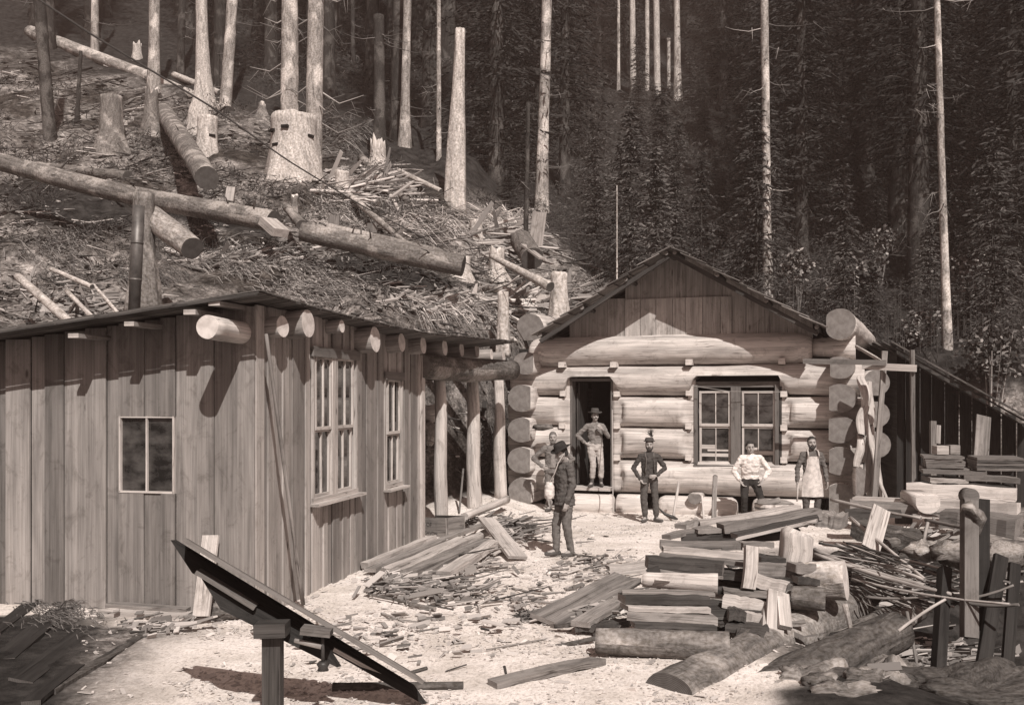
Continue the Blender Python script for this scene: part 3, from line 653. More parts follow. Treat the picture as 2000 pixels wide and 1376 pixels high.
for (ub,vb,ut,vt,wb,wt,mt,Y,lab) in TR:
    if Y is None: b=G(ub,vb)
    else: b=P(ub,vb,Y)
    if Y: b=Vector((b.x,b.y,min(b.z,gh(b.x,b.y)+.0))) if b.z>gh(b.x,b.y) else b
    Yb=b.y; t=P(ut,vt,Yb); r0=wb/2*Yb/F; r1=wt/2*Yb/F; open_=vt<0
    KEEP.append((ub,ut,Yb,wb,vb))
    o=thing('bare_trunk',lab,'tree',tuple(b)); mb=MB(); dirv=(t-b).normalized(); foot=b-dirv*(1.2)
    pts=[foot,b+dirv*.01,b.lerp(t,.25),b.lerp(t,.6),t]; rr=[r0*1.2,r0*1.0,lerp(r0,r1,.65),lerp(r0,r1,.9),r1]
    if open_: pts.append(t+dirv*10); rr.append(r1*.5)
    mb.tube(pts,rr,n=14,seg=26,bump=.10,tone=.95,flare=lambda l,a:1+.30*max(0,1-l/3)*math.cos(2.5*a+ub)**2)
    mb.build('trunk',[M[mt],M['freshend']],o)
    L=(t-b).length; nb=int(L*(1.1 if mt!='grey' else .25))
    for k in range(nb):
        lb=MB(); z=random.uniform(.12,.97); a=random.random()*6.28; c=b.lerp(t,z); Lb=random.uniform(.3,1.9)*(1+.5*z)*(min(1,r0*4)); d=Vector((math.cos(a),math.sin(a)*.6,0))
        m1=c+d*Lb*.55+Z(-.15*Lb); e=c+d*Lb+Z(random.uniform(-.25,.12)*Lb)
        cv=[c.lerp(e,q_)+Z(-.35*Lb*q_*(1-q_)+.03*random.gauss(0,1)*Lb*.4*(0<q_<1)) for q_ in (0,.2,.4,.6,.8,1)]; lb.tube(cv,[.022+.008*Lb,.02,.016,.012,.008,.004],n=4,caps=False,tone=random.random())
        for q in range(3): f=random.uniform(.3,.95); g=c.lerp(e,f); lb.tube([g,g+Vector((random.uniform(-.4,.4),random.uniform(-.3,.3),random.uniform(-.5,-.05)))],[.012,.004],n=3,caps=False,tone=random.random())
        lb.build('dead_limb',[M['twig']],o)
# conifers
rng=random.Random(11); cnt=0; YY=34.
while YY<125:
    dx=4.6+YY*.012; x=-YY*.56-4
    while x<YY*.58+6:
        X=x+rng.uniform(-1.5,1.5); Y=YY+rng.uniform(-1.5,1.5); u=U0+F*X/Y; g=gh(X,Y,0); v=V0-(g-CZ)*F/Y
        ok=clearing(X,Y)<.25 and Y-pw(X,YF)>6
        for (kb,kt,kY,kw,kv) in KEEP:
            if Y<kY+1.5 and abs(u-(kb+kt)/2)<kw*.5+ (2.6*F/Y if u>900 else 1.1*F/Y): ok=False
        if 1120<u<1345 and Y<84: ok=False
        if 1330<u<1480 and Y<60: ok=False
        if ok:
            i=rng.choice([0,1]) if u<900 and v<330 else rng.choice([1,2,3,3])
            if u<900 and Y<60: i=0
            sc=rng.uniform(.8,1.15); lab='tall dark conifer standing in the dense wood behind the clearing' if i<2 else 'dark conifer with low drooping boughs in the dense wood right of the clearing'
            place(tall,i,(X,Y,gh(X,Y)-.3),rng.random()*6.28,sc,lab,'tree','tall dark conifers of the wood' if i<2 else 'low-branched conifers of the wood'); cnt+=1
        x+=dx
    YY+=4.3+YY*.02
# young conifers on the right slope
YY=30.
cy=0
while YY<84:
    x=.02*YY
    while x<YY*.55:
        X=x+rng.uniform(-1.2,1.2); Y=YY+rng.uniform(-1,1); u=U0+F*X/Y; v=V0-(gh(X,Y,0)-CZ)*F/Y
        if clearing(X,Y)<.3 and Y-pw(X,YF)>2 and rng.random()<.8 and cy<120 and not (u<1300 and Y<36 and rng.random()<.5):
            place(young,rng.choice([0,1]),(X,Y,gh(X,Y)-.1),rng.random()*6.28,rng.uniform(.7,1.4),'small young conifer in the thicket on the slope behind the cabin','young tree','young conifers in the thicket'); cy+=1
        x+=1.9+YY*.03
    YY+=2.2+YY*.03
# undergrowth: countless leaves over the standing wood floor
mb=MB()
for _ in range(34000):
    Y=29*math.exp(random.random()*math.log(92/29)); X=random.uniform(.0 if Y<60 else -.3,.56)*Y
    if clearing(X,Y)>.35 or Y-pw(X,YF)<1.0: continue
    n=nz(X*.25,Y*.25,40)
    if n<-.25: continue
    h=.2+1.5*random.random()*(.5+n); s=Y/36
    c=Vector((X,Y,gh(X,Y,0)+h)); tn=random.random()**1.6*(.4+.9*max(0,nz(X*.4,Y*.4,70)+.4))
    for k in range(3): leafquad(mb,c+Vector((random.uniform(-.3,.3),random.uniform(-.3,.3),random.uniform(-.2,.2))),Vector((random.uniform(-1,1),random.uniform(-1,.4),random.uniform(-.5,.6))),.15*s*random.uniform(.6,1.3),.022*s,min(1,tn))
    if random.random()<.25: mb.tube([Vector((X,Y,gh(X,Y,0))),c],[.015,.006],n=3,caps=False,tone=.3)
o=mb.build('undergrowth',[M['under_leaf']]); tag(o,'dense leafy undergrowth covering the slope behind the cabin','undergrowth',None,'stuff')
mb=MB()
for _ in range(15000):
    Y=18*math.exp(random.random()*math.log(62/18)); X=random.uniform(-.56,.1)*Y
    n=nz(X*.28,Y*.28,90)+.5*nz(X*.9,Y*.9,91)
    if clearing(X,Y)<.4 or Y-pw(X,YF)<.8 or n<.12: continue
    s=Y/30; h=random.random()*.55*min(1,n*2.2)*s; c=Vector((X,Y,gh(X,Y)+h)); tn=random.random()**2*.8
    for k in range(4): leafquad(mb,c+Vector((random.gauss(0,.12),random.gauss(0,.12),random.gauss(0,.06)))*s,Vector((random.uniform(-1,1),random.uniform(-1,.4),random.uniform(-.3,1))),.17*s*random.uniform(.5,1.2),.024*s,tn)
    if random.random()<.3: mb.tube([c-Z(h),c+Vector((random.gauss(0,.2),0,.25))*s],[.010*s,.003*s],n=3,caps=False,tone=.8)
o=mb.build('low_brush',[M['under_leaf']]); tag(o,'patches of dark low brush growing through the logged slope','brush',None,'stuff')
# broadleaf shrubs that catch the sun
for i,(u,v,Y,w,h,lab) in enumerate(((1475,452,40,64,70,'sunlit leafy shrub left of the slender trunk above the cabin roof'),(1560,520,36,50,60,'small sunlit shrub just right of the trunk above the cabin roof'),(1668,545,33,90,80,'pale leafy shrub on the slope above the cabin right corner'),(1905,560,34,120,130,'large sunlit bush at right, upslope of the shed'),(1935,690,29,120,110,'sunlit bush behind the shed roof near the right edge'),(1800,640,32,70,70,'low leafy bush left of the trunk behind the shed'),(1720,480,40,60,80,'dim leafy bush high on the right slope'),(1390,470,42,60,50,'small pale bush on the thicket slope above the gable'))):
    c=P(u,v,Y); rx=w/2*Y/F; rz=h/2*Y/F; gz_=gh(c.x,c.y); o=thing('leafy_shrub',lab,'bush',(c.x,c.y,gz_)); cr=MB(); st=MB()
    for k in range(7): a=random.random()*6.28; e=c+Vector((math.cos(a)*rx*.7,math.sin(a)*rx*.5,random.uniform(-.3,.8)*rz)); st.tube([Vector((c.x,c.y,gz_-.1)),Vector((c.x,c.y,gz_)).lerp(e,.5)+Z(.1),e],[.03,.02,.008],n=4,caps=False)
    cl=[(random.uniform(-1,1),random.uniform(-1,1),random.uniform(-1,1)) for _ in range(9)]
    for k in range(900):
        q=random.choice(cl); d=Vector((random.gauss(0,.26)+q[0]*.65,random.gauss(0,.26)+q[1]*.5,random.gauss(0,.22)+q[2]*.62))
        leafquad(cr,c+Vector((d.x*rx,d.y*rx,d.z*rz)),Vector((random.uniform(-1,1),random.uniform(-1,1),random.uniform(-.7,.5))),.16,.10,random.random()**1.5)
    st.build('stem',[M['twig']],o); cr.build('crown',[M['leaf']],o)
# ---- stumps
def stump(u,vb,vt,w,lab,m='grey',Y=None,ft=1.35,notches=(),lean=0,name='stump',topw=None,jag=0,dark=False):
    b=G(u,vb) if Y is None else P(u,vb,Y)
    t=P(u+lean,vt,b.y); r=w/2*b.y/F; rt=(topw or w)/2*b.y/F; o=thing(name,lab,'stump',tuple(b)); mb=MB(); d=(t-b)
    ph=random.random()*6
    mb.tube([b-Z(.5),b,b+d*.35,b+d*.7,t],[r*ft*1.1,r*ft,r*1.03,lerp(r,rt,.7),rt],n=28,seg=16,bump=.07,tone=1,flare=lambda l,a:1+.28*max(0,1-l/(.5+d.length*.6))*math.cos(3*a+ph)**2)
    if jag:
        for v in mb.v:
            if v.z>t.z-.03: v.z+=jag*abs(nz(v.x*4,v.y*4,u))+jag*.5*nz(v.x*9,v.y*9,u)
    mb.build('trunk_base',[M[m],M['cutlog'] if dark else M['freshend']],o)
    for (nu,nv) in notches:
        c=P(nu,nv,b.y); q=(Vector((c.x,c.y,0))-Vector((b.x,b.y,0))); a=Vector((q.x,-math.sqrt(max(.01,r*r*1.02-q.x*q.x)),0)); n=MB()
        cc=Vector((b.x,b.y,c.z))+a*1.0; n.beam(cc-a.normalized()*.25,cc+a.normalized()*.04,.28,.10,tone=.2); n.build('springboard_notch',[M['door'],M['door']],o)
    return o,b,t,r
o,b,t,r=stump(573,352,228,92,'huge pale cedar stump with dark springboard notches, two trunks rising behind it','grey',40,1.1,((537,262),(566,258),(612,272),(546,291)),topw=86,jag=.15)
for (u0,v0,u1,w0,w1,lab) in ((566,240,566,36,31,'mottled trunk rising directly behind the notched stump, left one of the pair'),(612,300,618,34,30,'mottled trunk rising behind the notched stump, right one of the pair')):
    bb=P(u0,v0,43); bb.z=min(bb.z,gh(bb.x,bb.y)); tt=P(u1,-60,43); q=thing('bare_trunk',lab,'tree',tuple(bb)); mb=MB(); mb.tube([bb-Z(1),bb,tt,tt+Z(10)],[w0*.5*43/F*1.1,w0*.5*43/F,w1*.5*43/F,.2],n=16,seg=30,bump=.08,tone=1); mb.build('trunk',[M['trunkp'],M['freshend']],q)
    for k in range(12):
        lb=MB(); c=bb.lerp(tt,random.uniform(.2,.95)); d=Vector((random.choice((-1,1))*random.uniform(.5,1),random.uniform(-.6,.3),0)); L=random.uniform(.8,3.0); lb.tube([c,c+d*L*.5+Z(-.25*L),c+d*L+Z(-.1*L)],[.045,.025,.008],n=4,caps=False,tone=random.uniform(.4,1))
        for z_ in range(3): g=c+d*L*random.uniform(.3,.8)+Z(-.2*L); lb.tube([g,g+Vector((random.uniform(-.5,.5),0,random.uniform(-.7,-.1)))],[.012,.004],n=3,caps=False,tone=.7)
        lb.build('dead_limb',[M['twig']],q)
stump(888,398,57,34,'tall white branchless snag with a flat broken top, centre of the picture','grey',38,1.12,(),lean=11,name='snag',topw=19,jag=.1)
stump(405,302,228,38,'tall grey stump with a small side notch, upslope of the thick cut log','grey',None,1.1,((418,268),))
stump(218,300,188,44,'grey stump standing on splayed roots at upper left','barkp',None,1.5,topw=40)
stump(296,262,180,30,'dark broken stump below the thin pale trunk','barkp',None,1.3,topw=24,jag=.6)
stump(388,255,150,38,'ragged splintered spire stump beside the splinter-based trunk','grey',None,1.2,topw=6,jag=.5)
stump(281,560,378,42,'dark-sided stump directly behind the stovepipe, with spreading roots','barkp',19.5,1.3,topw=40)
stump(900,545,503,38,'short pale stump at the lower end of the long fallen trunk','grey',None,1.35,jag=.1)
stump(970,545,490,30,'pale ragged stump with root buttresses at the clearing edge','grey',None,1.7,topw=30,jag=.3)
stump(983,655,570,22,'pale post-like stump standing behind the shed roof end','grey',24.6,1.05)
stump(1092,600,534,32,'tall pale stump just left of the cabin roof','grey',27.2,1.1,jag=.12)
stump(512,230,205,22,'small dim stump upslope left of the notched stump','barkp',None,1.3,topw=14,jag=.4)
stump(738,322,285,30,'pale rotted stump foot at centre of the slope','grey',None,1.2,jag=.5)
stump(668,372,335,26,'small pale stump right of the notched stump','grey',None,1.3,jag=.1)
stump(930,470,432,24,'small chopped stump among the chips at the clearing edge','grey',None,1.2,jag=.15)
stump(243,248,236,12,'tiny pale stump beside the root-splayed stump','grey',None,1.2)
stump(268,112,88,16,'pale broken stub at upper left near the thin trunk','grey',None,1.2,jag=.4)
stump(575,430,385,14,'thin stub below the notched stump','barkp',None,1.2,jag=.2)
def slab(u0,v0,u1,v1,w,lab,m='pale',Y=None,Y1=None,th=.06,name='split_slab',cat='slab',me='freshend',tone=None,warp=.0,group=None,up=None):
    a=(G(u0,v0) if Y is None else P(u0,v0,Y)); b=(G(u1,v1) if Y is None else P(u1,v1,Y1 or Y)); mb=MB()
    mb.beam(a,b,w,th,m=0,me=1,tone=tone,seg=6,warp=warp,up=up); return one(name,mb,[M[m],M[me]],lab,cat,group)
slab(1046,480,1046+8,414,.42,'upright pale splinter slab leaning right at the clearing edge','pale',31,30.8,.12,up=Vector((0,-1,0)))
slab(448,392,452,365,.25,'small pale slab stuck upright on the slope','pale',30,30,.1,up=Vector((0,-1,0)))
slab(652,448,652,420,.3,'short upright slab beside the long trunk, left','plank',27,27,.1,up=Vector((0,-1,0)))
slab(727,455,727,436,.25,'short upright slab beside the long trunk, right','plank',27,27,.1,up=Vector((0,-1,0)))
slab(522,432,548,455,.45,'pale split block at the gap between the two fallen trunks','pale',25,24.6,.2)
# ---- fallen logs
def fallen(u0,v0,u1,v1,w0,w1,lab,m='barkp',Y0=None,Y1=None,end='cutlog',n=18,bend=0,limbs=0,bump=.06,flat=None,name='fallen_log'):
    a=(G(u0,v0) if Y0 is None else P(u0,v0,Y0)); b=(G(u1,v1) if Y1 is None else P(u1,v1,Y1)); r0=w0/2*a.y/F; r1=w1/2*b.y/F
    if Y0 is None: a.z+=r0*.5
    if Y1 is None: b.z+=r1*.5
    mb=MB(); mid=a.lerp(b,.5)+Vector((bend*.3,0,bend)); mb.tube([a,a.lerp(mid,.6)+Z(bend*.15),mid,mid.lerp(b,.4)+Z(bend*.15),b],[r0,lerp(r0,r1,.3),lerp(r0,r1,.5),lerp(r0,r1,.7),r1],n=n,seg=24,bump=bump,tone=random.uniform(.6,1))
    if not limbs: return one(name,mb,[M[m],M[end]],lab,'log')
    o=thing(name,lab,'log',tuple(a.lerp(b,.5)-Z(max(r0,r1)))); mb.build('bole',[M[m],M[end]],o)
    for k in range(limbs):
        lb=MB(); c=a.lerp(b,random.uniform(.1,.95)); d=Vector((random.uniform(-.5,.5),random.uniform(-.8,.1),random.uniform(.2,1))).normalized(); L=random.uniform(.4,1.1); lb.tube([c,c+d*L*.6,c+d*L+Z(-.1)],[.035,.02,.008],n=5,tone=random.random()); lb.build('limb',[M['twig']],o)
    return o
fallen(318,225,404,348,34,46,'thick barked log lying down the slope with its dark sawn end showing','barkp',None,26.5,limbs=2)
fallen(-40,305,535,432,34,42,'long mottled trunk lying across the left slope above the stovepipe','barkp',31,25.5,bend=-.15,limbs=5)
fallen(590,452,905,520,38,42,'long sunlit fallen trunk lying above a painted dark hollow behind the rafter ends','barkp',25.2,24.8,limbs=4)
fallen(296,425,376,485,50,46,'mottled cut log with dark end lying just right of the stovepipe stump','trunkp',19.8,18.8)
fallen(60,70,300,160,26,24,'blurred long log lying high on the slope at far left','trunkp',None,None)
fallen(300,160,445,222,22,20,'pale log on the upper slope passing behind the splintered trunks','grey',None,None)
fallen(340,150,430,185,13,12,'thin pale log lying above its neighbour on the upper slope','grey',None,None)
fallen(30,322,250,352,14,24,'dark log resting above the long mottled trunk at far left','barkp',None,None)
fallen(706,312,800,400,16,12,'dark broken log angled downslope near the slope centre','barkp',None,None)
fallen(775,335,862,376,11,10,'thin white log lying left of the tall snag foot','grey',None,None)
fallen(665,370,792,478,14,11,'pale spindly log lying diagonally down the brushy slope','trunkp',None,None)
fallen(750,360,782,418,8,7,'short white pole lying steeply below the thin white log','grey',None,None)
fallen(838,452,950,440,10,8,'pale pole lying across chips right of the snag','grey',None,None)
fallen(640,445,880,495,20,12,'weathered grey log lying along the top of the long fallen trunk','barkp',26.5,26)
fallen(930,560,1085,588,15,12,'peeled birch-pale log lying level above the shed roof end','grey',None,None)
fallen(960,500,1075,560,10,20,'thin log with a dark round cut end left of the tall stump','grey',28,26)
fallen(1018,470,1040,505,44,44,'fat dark log butt with a pale hewn strip at the clearing edge','barkp',29,27.4)
slab(1022,478,1058,505,.18,'pale hewn strip lying on the fat dark log butt','pale',27.6,26.9,.05)
fallen(920,590,1010,672,9,10,'split rail lying toward the shed roof end, upper','grey',None,None)
fallen(925,600,1000,665,12,10,'split rail lying toward the shed roof end, lower','grey',None,None)
fallen(35,540,160,650,16,18,'pale log sloping down behind the house roof at far left','grey',19.6,17.6)
fallen(130,568,215,655,9,10,'split rail behind the house roof, left of the thin pair','grey',19,17.6)
fallen(183,556,245,628,6,7,'thin split rail behind the house roof left of the stovepipe','grey',19,17.6)
fallen(192,566,232,620,4,5,'thinnest rail beside its twin, left of the stovepipe','grey',19,17.8)
fallen(100,525,180,560,9,10,'pale peeled stick lying above the split rails at left','grey',19.6,18.8)
fallen(40,640,90,655,10,12,'short pale log end by the house roof left end','grey',17.8,17.2)
fallen(560,405,590,440,16,22,'short dark bole end below the notched stump','barkp',30,28)
# ---- litter, brush
mb=MB()
for _ in range(24000):
    Y=17.6*math.exp(random.random()**1.15*math.log(70/17.6)); X=random.uniform(-.56,.12)*Y
    if clearing(X,Y)<.5 or Y-pw(X,YF)<.4: continue
    nn_=nz(X*.22,Y*.22,31)+.6*nz(X*.7,Y*.7,37)
    if random.random()>.55+nn_*1.3: continue
    s=Y/26; g=Vector((X,Y,gh(X,Y)+.03)); a=random.gauss(.5,.8); L=random.expovariate(3.2)*s+.07*s; L=min(L,2.2*s); tn=min(1,random.random()**2.0*(.7+.9*max(0,.3+nz(X*.3,Y*.3,55)*1.5)))
    d=Vector((math.cos(a),-abs(math.sin(a))*.8,-.33*abs(math.sin(a))+random.gauss(0,.22))).normalized()
    if random.random()<.6: mb.tube([g,g+d*L],[.018*s*random.uniform(.5,1.6),.008*s],n=4,caps=False,tone=tn,smooth=False)
    else: mb.beam(g,g+d*L*.35,.10*s*random.uniform(.4,1.3),.02*s,me=0,tone=tn,seg=1)
o=mb.build('slash_litter',[M['litter']]); tag(o,'sticks, bark and chips strewn over the logged slope','slash',None,'stuff')
def brush(u,v,w,h,n,L,dirx,tone=(.1,.9),Y=None,droop=1.):
    mb=MB()
    for _ in range(n):
        uu=random.gauss(u,w*.45); vv=random.gauss(v,h*.45); c=G(uu,vv) if Y is None else P(uu,vv,Y+random.uniform(-.5,.5)); s=c.y/26
        a=random.gauss(dirx,.45); d=Vector((math.cos(a),random.uniform(-.6,.1),math.sin(a)))
        c=c+Z(.12*s); l=.8*L*s*random.uniform(.5,1.4); mb.tube([c,c+d*l*.5+Z(.12*l),c+d*l-Z(droop*.25*l)],[.014*s,.010*s,.004*s],n=3,caps=False,tone=random.uniform(*tone),smooth=False)
        for k in range(3): q=c+d*l*random.uniform(.2,.9); mb.tube([q,q+Vector((random.gauss(0,.2),random.gauss(0,.1),random.gauss(-.12,.15)))*s],[.006*s,.002*s],n=3,caps=False,tone=random.uniform(*tone),smooth=False)
    return mb
for args,lab in (((610,565,110,32,420,.75,-.9,(.05,.75)),'tangled dark brush hanging on the bank above the rafter ends'),((760,395,60,45,300,.9,-1.3,(.05,.6)),'drooping dead conifer brush below the slope centre'),((650,405,50,35,220,.8,-1.0,(.1,.9)),'pale dead brush right of the notched stump'),((820,440,70,30,240,.9,-.6,(.1,1)),'long dead twigs fanning down right of the brush'),((960,440,70,30,200,.6,-.4,(.3,1)),'heap of pale chips and twigs at the clearing edge'),((470,520,130,26,300,.6,-.5,(.1,.8)),'twiggy litter on the bank right of the stovepipe'),((120,490,90,40,200,.6,-.7,(.05,.6)),'dim brush on the bank at far left'),((880,600,100,30,260,.5,-.6,(.2,1)),'heap of light twigs above the shed roof'),((640,270,60,30,140,.9,-.3,(.1,.9)),'grey brush beside the mottled trunk pair'),((280,540,90,28,200,.5,-.8,(.05,.7)),'small brush at the stovepipe stump'),((1140,570,40,22,120,.4,-.3,(.3,1)),'pale slash by the cabin roof left slope')):
    o=brush(*args).build('brush_heap',[M['litter']]); tag(o,lab,'brush',None,'stuff')
def splinters(u,v,w,h,n,L,lab,tone=(.3,1)):
    mb=MB()
    for _ in range(n):
        c=G(random.gauss(u,w*.45),random.gauss(v,h*.45)); s=c.y/26; a=random.gauss(-.5,.7); l=L*s*random.uniform(.3,1.4); d=Vector((math.cos(a),random.uniform(-.7,.1),math.sin(a)*.8)).normalized()
        mb.beam(c+Z(.06*s),c+Z(.06*s)+d*l,random.uniform(.04,.16)*s,random.uniform(.02,.05)*s,me=0,tone=random.uniform(*tone),up=Vector((random.gauss(0,.5),-.6,1)),cut=.05*s,taper=random.uniform(.3,1))
    o=mb.build('splinter_heap',[M['litter']]); tag(o,lab,'splinters',None,'stuff')
splinters(965,465,70,28,240,.8,'heap of pale split chips at the clearing edge')
splinters(1000,590,75,35,160,.6,'pale slabs strewn above the shed roof end')
splinters(470,500,140,22,220,.5,'chips and bark strewn on the bank right of the stovepipe',(.1,1))
splinters(130,600,90,35,160,.5,'chips and bark strewn on the bank at far left',(.05,.8))
splinters(700,370,100,35,300,.8,'broken slabs strewn below the notched stump',(.1,.9))
splinters(850,590,110,25,200,.35,'small chips strewn on the bank behind the rafter ends',(.1,.9))
splinters(1140,575,50,18,90,.6,'white slabs strewn beside the cabin roof',(.5,1))
# cable
c0=P(-150,-150,34); pts=[c0,P(175,65,32),P(420,213,30),P(560,312,28.5),P(700,398,27),P(830,466,25.8),P(1000,566,24.2),P(1080,622,23.4),P(1335,740,22.05)]
mb=MB(); mb.tube(pts,[.036,.036,.03,.024,.02,.014,.009,.008,.007],n=6,seg=60,tone=.3); one('cable',mb,[M['blackiron']]*2,'thin dark cable running from the upper left down the slope to the cabin wall','cable')
mb=MB(); mb.tube([P(1335,738,21.75),P(1345,752,21.75),P(1425,764,21.5),P(1525,765,21.2)],[.007]*4,n=5,seg=20,tone=.8); one('wire',mb,[M['litter']]*2,'slack wire drooping across the cabin wall above the window','wire')
# ---------------------------------------------------------------- loose things in the yard
def px(u0,v0,Y0,u1,v1,Y1,w,hp,name,lab,cat,m='plank',me='plankend',tone=None,group=None,up=None,seg=8,warp=.012,cut=.03,taper=1.,lift=0):
    """a board between two points; w = depth in metres, hp = height of its near edge in photograph pixels"""
    a=P(u0,v0,Y0); b=P(u1,v1,Y1); t=hp*(Y0+Y1)/2/F; mb=MB()
    mb.beam(a+Z(lift),b+Z(lift),w,t,m=0,me=1,tone=tone,seg=seg,warp=warp,cut=cut,taper=taper,up=up)
    return one(name,mb,[M[m],M[me]],lab,cat,group)
def rod(u0,v0,Y0,u1,v1,Y1,dp,name,lab,cat,m='bark',me='plankend',n=10,bump=.08,seg=10,d1=None,bend=0,tone=None,group=None):
    a=P(u0,v0,Y0); b=P(u1,v1,Y1); r=dp/2*Y0/F; r1=(d1 or dp)/2*Y1/F; mid=a.lerp(b,.5)+Z(bend); mb=MB()
    mb.tube([a,a.lerp(mid,.5)+Z(bend*.25),mid,mid.lerp(b,.5)+Z(bend*.25),b],[r,lerp(r,r1,.25),lerp(r,r1,.5),lerp(r,r1,.75),r1],n=n,seg=seg,bump=bump,tone=tone); return one(name,mb,[M[m],M[me]],lab,cat,group)
gy=lambda v: 2.5*F/(v-773)       # distance of a point on the level yard
# --- the split planks by the house
pl=[(712,1108,845,1055,14,.12,'uppermost long plank of the heap beside the house corner'),(722,1116,862,1062,9,.16,'second plank of the heap beside the house corner, half under the first'),(752,1117,900,1058,12,.15,'third plank of the heap, pale and round-backed'),(780,1120,955,1043,12,.16,'longest plank of the heap, running up to the chip mound'),(800,1123,952,1062,15,.2,'wide flat plank near the front of the heap by the house'),(866,1127,968,1064,17,.2,'thick front plank of the heap with pale top'),(832,1118,930,1068,8,.12,'thin plank wedged between the wide and the thick one'),(850,1062,945,1030,9,.13,'rough plank at the back of the heap below the posts')]
for i,(u0,v0,u1,v1,h,w,lab) in enumerate(pl):
    px(u0,v0-h*.3,gy(v0+6),u1,v1-6,gy(v1+14),w,h*.75,'split_plank',lab,'plank','pale' if i in(0,2,3,5) else 'plank',tone=random.uniform(.5,1),group='split planks heaped beside the house')
a=P(950,1012,17.6);b=P(1012,1088,15.6); mb=MB(); mb.beam(a,b,.30,.05,up=Vector((.25,-.65,.8)),tone=.9,seg=6,warp=.01); one('plank',mb,[M['pale'],M['plankend']],'broad pale plank slanting off the heap toward the man with a bag','plank')
rod(908,1008,18.6,990,975,20.6,15,'peeled_log','thin peeled log lying on the debris under the shed posts','log','log','freshend',14)
rod(1015,1052,17.9,1075,1058,17.4,6,'stick','crooked dark stick lying behind the bag man','stick')
rod(995,1022,19,1050,1034,18.5,8,'stick','knotty dark root end right of the broad pale plank','stick',d1=14)
rod(1120,1082,16,1160,1087,15.8,4,'stick','short dark twig right of the boots of the bag man','stick',d1=3)
rod(1148,1054,17.7,1172,1060,17.6,9,'wood_chip','flat brown chip lying alone in the middle of the yard','chip',me='plankend',m='plank')
rod(1085,1262,10.35,1163,1246,10.4,9,'stick','dark barked stick on the ground left of the base log of the pile','stick',tone=.7)
rod(985,1302,9.5,990,1325,9.1,7,'stick','short stub standing in the chips near the bottom edge','stick',d1=6,tone=.6)
rod(870,1310,9.35,911,1297,9.5,3,'stick','thin twig lying alone near the bottom centre','stick')
rod(800,1314,9.3,833,1304,9.45,8,'stick','short billet touching the foot of the trough plank','stick')
px(962,1340,8.85,1168,1293,9.55,.16,14,'log_rail','long half-round rail lying at the bottom centre','rail','plank',tone=.5,lift=.02)
rod(650,1342,8.75,905,1338,8.75,20,'charred_log','dark log lying level along the bottom edge','log','bark','cutlog',d1=16)
for u0,v0,u1,v1,d,lab in ((865,1226,970,1215,2,'long thin twig lying level in mid-yard'),(752,1206,898,1222,3,'long thin stick lying left of mid-yard'),(950,1268,1070,1246,3,'thin crooked stick pointing at the base log'),(745,1197,770,1205,5,'short stick left of mid-yard'),(1120,1148,1145,1162,5,'short bent twig in the open chips'),(1000,1148,1060,1160,4,'thin dark twig below the broad plank'),(915,1170,955,1130,5,'pale split stick, left of a pair, below the plank heap'),(925,1170,962,1130,4,'pale split stick, right of a pair, below the plank heap')):
    rod(u0,v0,gy(v0),u1,v1,gy(v1),d,'stick',lab,'stick','plank',n=6)
for u0,v0,u1,v1,d,lab in ((800,1180,850,1188,9,'curled bark strip in the debris below the plank heap'),(846,1176,900,1162,13,'dark rounded billet below the plank heap'),(828,1125,858,1155,6,'bent stick in the debris at the front of the heap'),(862,1145,892,1152,15,'brown bark piece under the thick front plank'),(720,1160,800,1176,6,'thin slat in the shavings near the side wall')):
    rod(u0,v0,gy(v0+4),u1,v1,gy(v1+4),d,'bark_piece',lab,'bark',n=8,m='barkp')
# --- crate with stencilled marks under the shed end
ct=thing('wooden_crate','low pale wooden crate with faint stencilled lettering, between the house corner and the first post','crate',tuple(P(845,1052,18.3)))
a=P(816,1029,18.5);b=P(872,1031,18.0); mb=MB(); D=(b-a).normalized(); nn=Vector((D.y,-D.x,0)).normalized(); h=.36; L=(b-a).length
mb.beam(a,b,.03,h,tone=.7); cf=mb.build('front_panel',[M['plank'],M['plankend']],ct)
mb=MB(); mb.beam(a-nn*.45,b-nn*.45,.03,h,tone=.3); mb.build('back_panel',[M['dark'],M['plankend']],ct)
mb=MB(); mb.beam(b-nn*.03,b-nn*.43,.03,h,tone=.5); mb.build('end_panel',[M['plank'],M['plankend']],ct)
mb=MB(); mb.beam(a-nn*.2+Z(-h*.42),b-nn*.2+Z(-h*.42),.4,.02,tone=.2); mb.build('bottom',[M['dark'],M['plankend']],ct)
M['ink']=plain('stencil_ink',.05,.9,.1)
for txt,du,dz,sz in (('OF',.42,.05,.11),('SAVON',.5,-.10,.095)):
    cu=bpy.data.curves.new('stencil','FONT'); cu.body=txt; cu.size=sz; cu.align_x='CENTER'; cu.align_y='CENTER'; cu.extrude=.001; tmp=bpy.data.objects.new('stencil',cu); COL.objects.link(tmp)
    bpy.context.view_layer.update(); m_=bpy.data.meshes.new_from_object(tmp.evaluated_get(bpy.context.evaluated_depsgraph_get())); bpy.data.objects.remove(tmp)
    o=bpy.data.objects.new('stencil_mark',m_); COL.objects.link(o); m_.materials.clear(); m_.materials.append(M['ink']); o.parent=cf
    c=a+D*L*du+Z(dz)+nn*.018; rm=Matrix((( D.x,0,nn.x,0),(D.y,0,nn.y,0),(0,1,0,0),(0,0,0,1))); o.matrix_local=Matrix.Translation(c-Vector(ct['_w']))@rm
